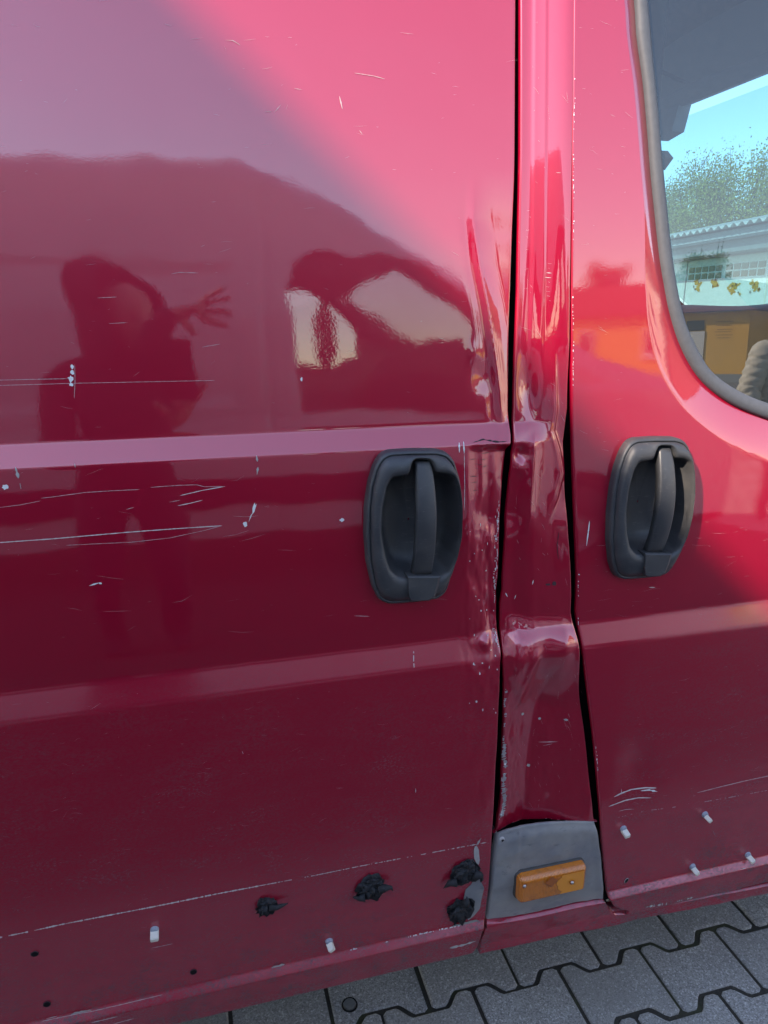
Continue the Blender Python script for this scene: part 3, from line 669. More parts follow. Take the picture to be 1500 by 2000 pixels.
def lump(px, py, r, fn, prof, seed, tails, flat=.5):
    p = skin_at(px, py, fn, prof); bm = bmesh.new(); bmesh.ops.create_icosphere(bm, subdivisions=4, radius=1)
    rs = random.Random(seed); off = rs.random() * 50
    for v in bm.verts:
        d = v.co.normalized(); th = math.atan2(d.z, d.x)
        n = float(fbm(d.x * 2.3 + off, d.z * 2.3 + d.y * 3, seed)); f2 = float(fbm(d.x * 7 + off, d.z * 7 + d.y * 8, seed + 4)); rg = abs(float(fbm(d.x * 3 + d.y * 2, d.z * 4 + off, seed + 9)))
        k = r * (1 + .30 * n + .13 * f2 - .22 * rg + .05 * math.sin(3 * th + seed) * (1 - abs(d.y)))
        v.co = Vector((d.x * k, d.y * k * (flat + .25 * n), d.z * k * 1.02))
    bmesh.ops.translate(bm, verts=bm.verts, vec=p + np.array([0, -.001, 0]))
    o = bm_obj('foam_lump', bm, M_FOAM, SLIDE, False)
    for tl in tails:
        q = [p + np.array([a * r, b * r, c * r]) for a, b, c in tl]; bm = bmesh.new(); k = len(q)
        tube(bm, q, [r * .34 * (1 - i / (k - 1)) + .0004 for i in range(k)], 6); bm_obj('foam_shred', bm, M_FOAM, o, True)
    for i in range(7):      # torn flaps around the lump
        a = rs.random() * 6.28; c = Vector((math.cos(a), 0, math.sin(a))); t_ = Vector((-math.sin(a), 0, math.cos(a))); b0 = Vector(p) + c * r * .55 + Vector((0, -r * flat * .75, 0))
        bm = bmesh.new(); vs = [bm.verts.new(b0 - t_ * r * .4), bm.verts.new(b0 + t_ * r * .4), bm.verts.new(b0 + c * r * .48 + t_ * r * .3 + Vector((0, r * .12, 0))), bm.verts.new(b0 + c * r * (.52 + .12 * rs.random()) + Vector((0, r * .1 - r * .3 * rs.random(), -.1 * r)))]
        bm.faces.new((vs[0], vs[1], vs[2], vs[3])); bmesh.ops.solidify(bm, geom=bm.faces[:], thickness=.0012); bm_obj('foam_shred', bm, M_FOAM, o)
lump(520, 1768, .0165, skin_slide, prof_s, 3, [[(.3, -.4, 0), (1.0, -.6, -.02), (1.7, -.5, .04), (2.1, -.45, .06)]], .5)
lump(724, 1733, .0235, skin_slide, prof_s, 11, [[(.5, -.4, 0), (1.0, -.5, .1), (1.4, -.5, .05), (1.55, -.45, -.35)], [(-.5, -.4, -.4), (-1.0, -.3, -.45), (-1.35, -.2, -.40)]], .45)
lump(907, 1704, .0255, skin_slide, prof_s, 23, [[(.6, -.3, .0), (1.05, -.4, -.2), (1.2, -.3, -.6), (1.12, -.25, -.9)], [(-.7, -.3, -.35), (-1.2, -.3, -.4), (-1.55, -.2, -.8)]], .35)
lump(900, 1777, .0250, skin_slide, prof_s, 31, [[(.2, -.3, .7), (.3, -.4, 1.05), (.32, -.3, 1.35)]], .28)

# ---- scratches, chips and scuffs: thin slivers lying on the skin
SK = {'s': (skin_slide, prof_s, SLIDE), 'b': (skin_pillar, prof_s, PILLAR), 'f': (skin_front, prof_f, FRONT)}
def world_line(pts, which, step=4.0):
    fn, prof, _ = SK[which]; P = []
    for (a, b), (c, d) in zip(pts[:-1], pts[1:]):
        n = max(1, int(math.hypot(c - a, d - b) / step))
        for k in range(n): P.append((a + (c - a) * k / n, b + (d - b) * k / n))
    P.append(pts[-1]); W = np.array([skin_point(*p, prof) for p in P]); W[:, 1] = fn(W[:, 0], W[:, 2]); return W
PXM = .00072
def ribbon_geo(pts, which, width, seed=0, jag=.35, broken=0.0, lift=.0007, step=4.0):
    W = world_line(pts, which, step); n = len(W); rs = np.random.default_rng(seed)
    t = np.gradient(W, axis=0); t /= np.linalg.norm(t, axis=1)[:, None] + 1e-9; s = np.stack([-t[:, 2], t[:, 1] * 0, t[:, 0]], 1)
    wd = width * PXM * .5 * (1 + jag * (rs.random(n) * 2 - 1)); wd *= np.minimum(1, np.minimum(np.arange(n), np.arange(n)[::-1]) / 2 + .15)
    A = W + s * wd[:, None]; B = W - s * wd[:, None]; A[:, 1] -= lift; B[:, 1] -= lift
    V = np.empty((2 * n, 3)); V[0::2] = A; V[1::2] = B
    keep = rs.random(n) > broken
    if broken: keep = keep & (np.repeat(rs.random(n // 5 + 1) > broken * .7, 5)[:n])
    F = [(2 * i, 2 * i + 1, 2 * i + 3, 2 * i + 2) for i in range(n - 1) if keep[i]]
    return V, F
def scratch(pts, which, width, m=None, name='scratch', **kw):
    V, F = ribbon_geo(pts, which, width, **kw)
    if F: return mesh_np(name, V, F, m or M_SCRATCH, SK[which][2], False)
def chip_geo(cx, cy, rx, ry, which, rot=0, seed=0, n=11):
    fn, prof, _ = SK[which]; rs = random.Random(seed); pts = []
    for k in range(n):
        a = 2 * math.pi * k / n; q = .7 + .5 * rs.random(); u, v = rx * q * math.cos(a), ry * q * math.sin(a); c, s = math.cos(R_(rot)), math.sin(R_(rot))
        pts.append((cx + u * c - v * s, cy + u * s + v * c))
    W = np.array([skin_point(*p, prof) for p in pts]); W[:, 1] = fn(W[:, 0], W[:, 2]) - .0009; return W
def chip(cx, cy, rx, ry, which, rot=0, m=None, seed=0, name='paint_chip'):
    W = chip_geo(cx, cy, rx, ry, which, rot, seed); return mesh_np(name, W, [tuple(range(len(W)))], m or M_CHIP, SK[which][2], False)
def many(name, geos, m, which):
    V, F = [], []
    for v, f in geos:
        o = sum(len(q) for q in V); V.append(np.asarray(v)); F += [tuple(i + o for i in q) for q in f]
    ob = mesh_np(name, np.concatenate(V), F, m, SK[which][2], False); ob['kind'] = 'stuff'; return ob
S_ = scratch
S_([(-8, 1060), (100, 1052.5), (250, 1039.5), (340, 1033), (434, 1027)], 's', 1.5, M_SCRATCH_W, seed=1)
S_([(128, 1065), (256, 1059), (331, 1051), (400, 1036), (430, 1028)], 's', .7, seed=2)
S_([(-8, 742.5), (60, 741), (132, 739.5)], 's', .9, seed=3); S_([(-8, 753), (150, 748.5), (300, 745.5), (420, 743)], 's', .75, seed=4)
S_([(80, 973), (99, 971), (165, 962), (210, 959), (273, 956)], 's', .9, seed=5); S_([(293, 952), (350, 948), (384, 947), (400, 951), (434, 950)], 's', .9, seed=6)
S_([(352, 968), (395, 958), (440, 950)], 's', 1.3, M_SCRATCH_W, seed=7); S_([(347, 988), (372, 983), (396, 977)], 's', 1.3, M_SCRATCH_W, seed=8); S_([(331, 981), (352, 977)], 's', 1.0, seed=9)
S_([(-8, 992), (40, 986), (80, 978)], 's', .7, seed=10); S_([(246, 995), (262, 991)], 's', 1.0, seed=61)
S_([(146, 711), (146.5, 745), (145, 778)], 's', .8, seed=11)
S_([(501, 984), (496, 1000), (491, 1006), (486, 1019)], 's', 1.6, M_CHIP, seed=12); chip(496, 992, 3.2, 10, 's', 12, seed=13); chip(479, 1024, 4.5, 5, 's', seed=14)
for i, a in enumerate(((141, 716, 3, 4.5), (141.5, 727, 4, 5), (138.5, 741, 4.5, 7), (139, 751, 4, 3.5), (10, 951, 6.5, 5), (196, 1139, 3, 2), (668, 1016, 4.5, 4), (134, 738, 2, 1.5), (589, 741, 2.5, 4.5))): chip(*a, 's', seed=20 + i)
S_([(30, 912), (33, 922), (36, 934)], 's', 5, M_GREYRUB, seed=30, jag=.7); S_([(39, 944), (41, 955)], 's', 4, M_GREYRUB, seed=31, jag=.7); S_([(146, 905), (147, 914)], 's', 2, M_GREYRUB, seed=32)
S_([(501, 890), (503, 902)], 's', 4, M_GREYRUB, seed=33, jag=.7); S_([(504, 912), (502, 927)], 's', 4.5, M_GREYRUB, seed=34, jag=.7)
S_([(174, 1144), (184, 1141), (194, 1138)], 's', 2.4, M_CHIP, seed=35)
S_([(808, 1268), (808, 1292), (811, 1328)], 's', 1.8, M_SCRATCH_W, seed=36, broken=.3); S_([(692, 1203), (722, 1204)], 's', 1.2, seed=37); S_([(473, 1468), (475, 1473)], 's', 3, M_CHIP, seed=38); S_([(812, 1540), (812, 1549)], 's', 1.8, M_CHIP, seed=39)
S_([(897, 864), (897.5, 884)], 's', 3, M_CHIP, seed=40); S_([(905.5, 862), (907, 886)], 's', 2.4, M_CHIP, seed=41); S_([(907, 886), (908, 950), (907, 998)], 's', .9, M_SCRATCH_W, seed=42)
S_([(440, 78), (455, 79), (470, 88)], 's', 1.0, M_SCRATCH, seed=43); S_([(517, 218), (531, 217)], 's', 1.2, seed=44); S_([(536, 219), (549, 204)], 's', 1.0, seed=45); S_([(559, 213), (562, 203)], 's', 1.0, seed=46); S_([(692, 142), (730, 148), (752, 154)], 's', .9, seed=47)
S_([(574, 172), (590, 175)], 's', .8, seed=48); S_([(702, 254), (708, 262)], 's', 2, M_SCRATCH, seed=49); S_([(663, 187), (669, 213)], 's', 2, M_SCRATCH, seed=50); S_([(438, 90), (442, 98)], 's', .8, seed=51)
S_([(334, 535), (350, 532), (388, 533)], 's', .8, seed=52); S_([(394, 678), (430, 672)], 's', .7, seed=53); S_([(190, 582), (228, 580)], 's', .8, seed=54); S_([(212, 632), (250, 630)], 's', .7, seed=55)
# edge line of the lost trim strip
S_([(-8, 1832), (60, 1818), (120, 1805), (210, 1788), (300, 1771), (410, 1749), (520, 1728)], 's', 2.6, M_SCRATCH_W, 'trim_line', seed=60, jag=.75, broken=.03, step=2.5)
S_([(520, 1728), (610, 1711), (700, 1693), (800, 1674), (900, 1655), (950, 1645)], 's', 1.7, M_SCRATCH_W, 'trim_line', seed=62, jag=.75, broken=.2, step=2.5)
S_([(1207, 1596), (1262, 1583), (1310, 1577), (1373, 1566), (1430, 1556), (1510, 1541)], 'f', 1.5, M_SCRATCH, 'trim_line', seed=63, jag=.6, broken=.45, step=2.5)
S_([(1361, 1548), (1400, 1538), (1449, 1526), (1510, 1513)], 'f', 2.2, M_SCRATCH, seed=64)
# scuffed lower edge
S_([(530, 1891), (545, 1888), (556, 1884)], 's', 9, M_GREYRUB, 'scuff', seed=65, jag=.8); S_([(672, 1862), (700, 1854)], 's', 5, M_CHIP, 'scuff', seed=66, jag=.9, broken=.5, step=2); S_([(752, 1843), (777, 1838)], 's', 4, M_CHIP, 'scuff', seed=67, jag=.9, broken=.45, step=2)
S_([(798, 1834), (830, 1826), (865, 1818), (900, 1812)], 's', 5, M_CHIP, 'scuff', seed=68, jag=.9, broken=.35, step=2)
S_([(138, 1985), (158, 1981), (178, 1977)], 's', 6, M_GREYRUB, 'scuff', seed=69, jag=.6); S_([(80, 1999), (180, 1980), (250, 1964), (318, 1948)], 's', 1.6, M_SCRATCH_W, seed=70); S_([(178, 1997), (230, 1985)], 's', 1.8, M_SCRATCH_W, seed=71); S_([(90, 1989), (112, 1984)], 's', 2.5, M_SCRATCH_W, seed=72)
S_([(220, 2000), (262, 1989)], 's', 1.3, M_SCRATCH_W, seed=74); S_([(294, 1852), (320, 1847), (339, 1843)], 's', 1.6, M_SCRATCH, seed=73)
chip(931, 1671, 6, 17, 's', -8, M_GREYRUB, 80, 'scuff'); S_([(940, 1636), (930, 1652)], 's', 4, M_GREYRUB, 'scuff', seed=81, jag=.7)
chip(926, 1752, 19, 40, 's', 10, M_PRIMER, 82, 'primer_patch')
S_([(880, 1812), (905, 1806), (936, 1800)], 's', 12, M_PRIMER, 'primer_patch', seed=83, jag=.6)
S_([(878, 1852), (905, 1846), (930, 1838)], 's', 5, M_GREYRUB, 'scuff', seed=84, jag=.9)
# front door
S_([(1151, 1017), (1149, 1035), (1145, 1066)], 'f', 2.6, M_CHIP, seed=90); S_([(1267, 1147), (1279, 1147)], 'f', 1.8, M_SCRATCH_W, seed=91)
S_([(1199, 1556), (1214, 1549), (1234, 1542.5), (1262, 1539), (1282, 1539)], 'f', 4.2, M_SCRATCH_W, seed=92, jag=.25); S_([(1252, 1545), (1268, 1543), (1284, 1546)], 'f', 4, M_CHIP, seed=93, jag=.6)
S_([(1188, 1575), (1204, 1569), (1221, 1563), (1247, 1558), (1272, 1558)], 'f', 3.0, M_SCRATCH_W, seed=94); S_([(1208, 1584), (1222, 1580.5), (1238, 1580)], 'f', 1.8, M_SCRATCH, seed=95); S_([(1214, 1541), (1213, 1552)], 'f', 1.6, M_CHIP, seed=96)
S_([(1392, 1622), (1397, 1633)], 'f', 1.2, M_SCRATCH_W, seed=97); S_([(1262, 1733), (1273, 1731)], 'f', 6, M_GREYRUB, 'scuff', seed=98, jag=.8); S_([(1446, 1697), (1456, 1695)], 'f', 4, M_CHIP, 'scuff', seed=99)
S_([(1262, 1771), (1310, 1763), (1358, 1751)], 'f', 5, M_GREYRUB, 'scuff', seed=100, jag=.9, broken=.4, step=2)
# pillar
S_([(1042, 1133), (1040, 1142)], 'b', 3.4, M_CHIP, seed=110); S_([(1012, 1165), (1009, 1174)], 'b', 3, M_CHIP, seed=111); S_([(992, 1162), (996, 1170)], 'b', 3, M_CHIP, seed=112); S_([(1065, 1466), (1085, 1463), (1100, 1461)], 'b', 2, M_SCRATCH, seed=113); S_([(1073, 1472), (1090, 1466)], 'b', 1.4, M_SCRATCH, seed=114)
S_([(1094, 1040), (1090, 1068), (1092, 1095)], 'b', 1.6, M_SCUFF, 'scuff', seed=115); chip(1083, 1140, 4, 5, 'b', 0, M_SCUFF, 116, 'scuff'); chip(1071, 1142, 6, 2.4, 'b', 0, M_SCUFF, 117, 'scuff'); chip(1032, 1408, 3, 3, 'b', 0, M_GREYRUB, 118); chip(1068, 1420, 2.4, 2.4, 'b', 0, M_GREYRUB, 119); chip(1047, 1514, 3.5, 3, 'b', 0, M_GREYRUB, 120); chip(1115, 1416, 4, 2, 'b', 0, M_GREYRUB, 121)
S_([(1078, 340), (1086, 341)], 'b', 1.3, M_SCRATCH_W, seed=122)
for i in range(9): S_([(1060 + rng.random() * 8, 515 + i * 9), (1066 + rng.random() * 6, 516 + i * 9)], 'b', 1.6, M_SCRATCH_W, seed=130 + i)
for i in range(5): S_([(1028 - i, 412 + i * 38), (1034 - i, 411 + i * 38)], 'b', 1.1, M_SCRATCH_W, seed=140 + i)
# bare metal and flaked paint along the torn edges, speckles
def xpx(f, prof, py):   # pixel column of an edge curve at a pixel row
    zz = np.linspace(.3, 2.0, 500); u, v = to_px(f(zz), prof(zz), zz); return float(np.interp(py, v[::-1], u[::-1]))
def edge_run(f, y0, y1, off, which, width, seed, broken, m, name):
    pts = [(xpx(f, prof_s, py) + off + 3.0 * (vnoise(py / 16, seed, seed) - .5) * 2, py) for py in np.arange(y0, y1, 4.0)]
    V, F = ribbon_geo(pts, which, width, seed=seed, jag=.95, broken=broken, step=1.6); ob = mesh_np(name, V, F, m, SK[which][2], False); ob['kind'] = 'stuff'
edge_run(GL_R, 1345, 1480, 3, 'b', 4, 401, .25, M_BARE, 'bare_edge'); edge_run(GL_R, 1460, 1615, 5, 'b', 8, 402, .15, M_BARE, 'bare_edge'); edge_run(GL_R, 1540, 1612, 9, 'b', 9, 403, .5, M_GREYRUB, 'bare_edge')
edge_run(GL_R, 1480, 1606, 7, 'b', 3, 404, .6, M_CHIP, 'bare_edge')
g = []
for py in np.arange(925, 1290, 4.0):
    x = xpx(GL_L, prof_s, py) - 4
    for k in range(2):
      if vnoise(py / 26, k, 4) > .5: g.append((chip_geo(x - 7 * rng.random() ** 3, py + 2 * rng.random(), .4 + 1.2 * rng.random() ** 2, 1 + 4 * rng.random() ** 2, 's', 0, int(py * 3 + k), 7), [tuple(range(7))]))
for k in range(34): 
    py = 1000 + 420 * rng.random(); g.append((chip_geo(xpx(GL_L, prof_s, py) - 6 - 60 * rng.random() ** 1.6, py, .7 + 1.2 * rng.random(), .8 + 2.6 * rng.random() ** 2, 's', 0, 900 + k, 7), [tuple(range(7))]))
many('flaked_edge', g, M_SCRATCH_W, 's')
g = []
for py in np.concatenate([np.arange(60, 1160, 6.5), np.arange(1200, 1740, 6.0)]):
    if vnoise(py / 55, 0, 5) + .35 * rng.random() > (.60 if 300 < py < 800 else .86): g.append((chip_geo(xpx(GR_R, prof_f, py) + 2.0 + 1.6 * rng.random() ** 2, py + 6 * rng.random(), .5 + .9 * rng.random() ** 2, .8 + 3.4 * rng.random() ** 3, 'f', 0, int(py * 9), 7), [tuple(range(7))]))
many('chipped_edge', g, M_CHIP, 'f')
g = []
for k in range(22):
    x, y = 916 + 34 * rng.random(), 872 + 88 * rng.random(); l = 4 + 14 * rng.random(); g.append(ribbon_geo([(x, y), (x + l, y - 1.5 + 2 * rng.random())], 's', .8 + 1.0 * rng.random(), seed=300 + k))
g.append(ribbon_geo([(925, 864), (944, 858), (970, 863), (990, 862)], 's', 3, seed=351, jag=.8))
many('dark_scuffs', g, M_SCUFF, 's')
def hair(which, box_, n, seed, ang, lmin, lmax, wd):
    rs = np.random.default_rng(seed); out = []
    for k in range(n):
        x, y = box_[0] + rs.random() * (box_[2] - box_[0]), box_[1] + rs.random() * (box_[3] - box_[1]); a = R_(ang + rs.normal() * 16); l = lmin + (lmax - lmin) * rs.random() ** 3
        c = rs.normal() * .05 * l; out.append(ribbon_geo([(x, y), (x + l * .5 * math.cos(a), y + l * .5 * math.sin(a) + c), (x + l * math.cos(a), y + l * math.sin(a))], which, wd * (.6 + .8 * rs.random()), seed=seed * 1000 + k, step=8))
    return out
many('fine_scratches', hair('s', (0, 900, 870, 1250), 70, 1, -4, 4, 60, .3) + hair('s', (0, 1350, 900, 1900), 220, 2, -14, 3, 26, .38) + hair('s', (0, 0, 990, 840), 90, 3, -2, 4, 30, .4), M_SCRATCH, 's')
many('fine_scratches', hair('f', (1190, 1300, 1500, 1700), 60, 4, -10, 4, 26, .5) + hair('f', (1130, 0, 1230, 900), 40, 5, 10, 4, 26, .45) + hair('f', (1140, 1000, 1500, 1200), 40, 6, -4, 5, 40, .4), M_SCRATCH, 'f')
many('fine_scratches', hair('b', (1010, 40, 1105, 1200), 50, 7, 60, 4, 30, .5) + hair('b', (1000, 1250, 1140, 1590), 50, 8, 80, 4, 24, .5), M_SCRATCH, 'b')
# ================================================================== ground
M_PAVER = mat('concrete_paver', (.24, .245, .25), .85, spec=.3)
def _pav():
    m = M_PAVER
    oi = N(m, 'ShaderNodeObjectInfo'); geo = N(m, 'ShaderNodeNewGeometry'); p = geo.outputs['Position']
    a = noise(m, 7, 5, .6, vec=p); b = noise(m, 420, 3, .7, vec=p); c = noise(m, 160, 4, .7, vec=p)
    v = N(m, 'ShaderNodeTexVoronoi'); v.inputs['Scale'].default_value = 150; L(m, p, v.inputs['Vector'])
    base = mixc(m, mapr(m, a, .3, .7, 0, 1), (.42, .41, .385), (.50, .49, .46))
    base = mixc(m, mapr(m, b, .35, .7, 0, .75), base, (.19, .185, .18))
    base = mixc(m, mapr(m, v.outputs['Distance'], .14, .30, .95, 0), base, mixc(m, mapr(m, c, .45, .62, 0, 1), (.30, .30, .305), (.72, .72, .71)))
    v2 = N(m, 'ShaderNodeTexVoronoi'); v2.inputs['Scale'].default_value = 330; L(m, p, v2.inputs['Vector']); sp = N(m, 'ShaderNodeSeparateColor'); L(m, v2.outputs['Color'], sp.inputs[0])
    base = mixc(m, mapr(m, sp.outputs[0], 0, .45, .75, 0, False), base, (.15, .145, .14)); base = mixc(m, mapr(m, sp.outputs[0], .86, 1, 0, .8, False), base, (.74, .73, .71))
    stn = noise(m, 2.2, 6, .65, vec=p); base = mixc(m, mapr(m, stn, .48, .68, 0, .5), base, (.20, .185, .16))
    base = mixc(m, math_(m, 'MULTIPLY', oi.outputs['Random'], .45), base, (.27, .26, .24))
    L(m, base, P_(m).inputs['Base Color']); n1 = bump(m, b, .5, .0015); bump(m, c, .35, .002, prev=n1)
_pav()
M_SOIL = mat('joint_soil', (.03, .028, .022), .95)
def _soil():
    m = M_SOIL
    geo = N(m, 'ShaderNodeNewGeometry'); p = geo.outputs['Position']; a = noise(m, 9, 5, vec=p); b = noise(m, 150, 5, .7, vec=p)
    c = mixc(m, mapr(m, a, .5, .68, 0, .8), (.045, .040, .032), (.06, .068, .026)); c = mixc(m, mapr(m, b, .45, .75, 0, .6), c, (.10, .09, .07))
    L(m, c, P_(m).inputs['Base Color']); bump(m, b, .8, .004)
_soil()
M_YARD = mat('paved_yard', (.25, .25, .245), .85)
def _yard():
    m = M_YARD
    geo = N(m, 'ShaderNodeNewGeometry'); p = geo.outputs['Position']
    br = N(m, 'ShaderNodeTexBrick'); br.inputs['Scale'].default_value = 1; br.inputs['Brick Width'].default_value = .208; br.inputs['Row Height'].default_value = .145; br.inputs['Mortar Size'].default_value = .007
    br.inputs['Color1'].default_value = (.24, .245, .245, 1); br.inputs['Color2'].default_value = (.30, .30, .295, 1); br.inputs['Mortar'].default_value = (.05, .045, .035, 1); L(m, p, br.inputs[0])
    a = noise(m, .6, 6, vec=p); L(m, mixc(m, mapr(m, a, .4, .7, 0, .35), br.outputs['Color'], (.17, .165, .15)), P_(m).inputs['Base Color'])
_yard()
GX0, GX1, GY0, GY1 = -6.5, 8.0, -6.0, 4.2
def sheet(name, x0, x1, y0, y1, z, m): return tag(quad(name, [(x0, y0, z), (x1, y0, z), (x1, y1, z), (x0, y1, z)], m, None), kind='structure')
sheet('joint_bed', GX0, GX1, GY0, GY1, -.0048, M_SOIL)
for nm, b in (('yard', (-300, GX0, -300, 300)), ('yard', (GX1, 300, -300, 300)), ('yard', (GX0, GX1, -300, GY0)), ('yard', (GX0, GX1, GY1, 300))): sheet(nm, *b, -.004, M_YARD)
M_DARK_LANE = mat('added_dark_asphalt', (.05, .05, .052), .9)
def _dark_lane():
    m = M_DARK_LANE; geo = N(m, 'ShaderNodeNewGeometry'); p = geo.outputs['Position']; a = noise(m, 1.5, 5, vec=p); b = noise(m, 180, 4, .7, vec=p)
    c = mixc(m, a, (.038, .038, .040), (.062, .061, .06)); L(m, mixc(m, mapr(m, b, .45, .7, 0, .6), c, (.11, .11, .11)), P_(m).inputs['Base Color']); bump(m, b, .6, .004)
_dark_lane()
sheet('added_dark_lane', GX0 + .5, 3.4, -5.6, -.62, .004, M_DARK_LANE)  # dark strip added between the vans so the mirrored ground stays dark
PW, PR, PA = .208, .145, .0150
def paver_loop(g, inset):
    hw = PW / 2 - g - inset; e = PR / 2 + PA - g - inset; w_ = PR / 2 - PA - g - inset; a, b = .043 + (g + inset) * .3, .066 + (g + inset) * .3
    r = .008
    up = [(-hw, e - r * .8), (-hw + r, e), (-b - .004, e), (-b + .003, e - .005), (-a - .003, w_ + .005), (-a + .004, w_), (a - .004, w_), (a + .003, w_ + .005), (b - .003, e - .005), (b + .004, e), (hw - r, e), (hw, e - r * .8)]
    return up + [(x, -y) for x, y in up[::-1]]
def paver_geo():
    L0, L1, L2 = paver_loop(.0040, .0), paver_loop(.0040, .0012), paver_loop(.0040, .0040); n = len(L0)
    V = [(x, y, -.04) for x, y in L0] + [(x, y, -.0045) for x, y in L0] + [(x, y, -.0012) for x, y in L1] + [(x, y, 0) for x, y in L2]
    F = [(k * n + i, k * n + (i + 1) % n, (k + 1) * n + (i + 1) % n, (k + 1) * n + i) for k in range(3) for i in range(n)]
    F = [f[::-1] for f in F]
    # top: strips between mirrored points keep the concave outline clean
    t = 3 * n; h = n // 2
    F += [(t + i, t + n - 1 - i, t + n - 2 - i, t + i + 1) for i in range(h - 1)]
    return V, F
PV, PF = paver_geo()
PAVE = empty('pavement', (.7, 0, 0)); tag(PAVE, kind='structure')
pm = bpy.data.meshes.new('paver'); pm.from_pydata(PV, [], PF); pm.update(); pm.materials.append(M_PAVER)
bm = bmesh.new(); bm.from_mesh(pm); bmesh.ops.recalc_face_normals(bm, faces=bm.faces[:]); bm.to_mesh(pm); bm.free()
near, far = [], []
for k in range(int((GY0 - .161) / PR), int((GY1 - .161) / PR)):
    yc = .161 + (k + .5) * PR; off = .7135 + (.104 if k % 2 else 0)
    for j in range(int((GX0 - off) / PW) - 1, int((GX1 - off) / PW) + 1):
        xc = off + j * PW
        if not (GX0 + .1 < xc < GX1 - .1 and GY0 + .08 < yc < GY1 - .08): continue
        if xc < 3.4 - .04 and yc < -.62 - .03: continue
        d = max(abs(xc - .75) / 1.6, abs(yc - .05) / .95)
        (near if d < 1 else far).append((xc, yc))
for i, (x, y) in enumerate(near):
    o = bpy.data.objects.new('paver', pm); col.objects.link(o); o.parent = PAVE; o.matrix_parent_inverse = PAVE.matrix_world.inverted()
    o.location = (x + rng.normal() * .0008, y + rng.normal() * .0008, rng.normal() * .0012); o.rotation_euler = (rng.normal() * .004, rng.normal() * .004, rng.normal() * .004)
pv = np.array(PV); fa = np.array(far); nn = len(pv)
V = (pv[None] + np.concatenate([fa, rng.normal(size=(len(fa), 1)) * .0012], 1)[:, None]).reshape(-1, 3)
F = np.concatenate([np.array(PF)[None] + (np.arange(len(fa)) * nn)[:, None, None]]).reshape(-1, 4)
ob = mesh_np('paver_field', V, F, M_PAVER, PAVE, False); ob['kind'] = 'stuff'
q = on_ground(683, 1963); bm = bmesh.new()
bmesh.ops.create_cone(bm, cap_ends=True, segments=28, radius1=.014, radius2=.0125, depth=.005, matrix=Matrix.Translation((q[0], q[1], .0022)))
st = bm_obj('metal_stud', bm, speckle(mat('dull_steel', (.24, .25, .26), .5, metal=.5), (.24, .25, .26), .3, 200), None)
bm = bmesh.new(); ri = []
for r, z in ((.0175, .0005), (.0165, .0030), (.0150, .0032), (.0142, .0012)): ri.append([bm.verts.new((q[0] + r * math.cos(2 * math.pi * k / 28), q[1] + r * math.sin(2 * math.pi * k / 28), z)) for k in range(28)])
for A_, B_ in zip(ri, ri[1:]):
    for k in range(28): bm.faces.new((A_[k], A_[(k + 1) % 28], B_[(k + 1) % 28], B_[k]))
bm_obj('rubber_ring', bm, M_GAP, st, True)
tag(st, 'small round metal stud set in a paving block below the sliding door', 'stud')

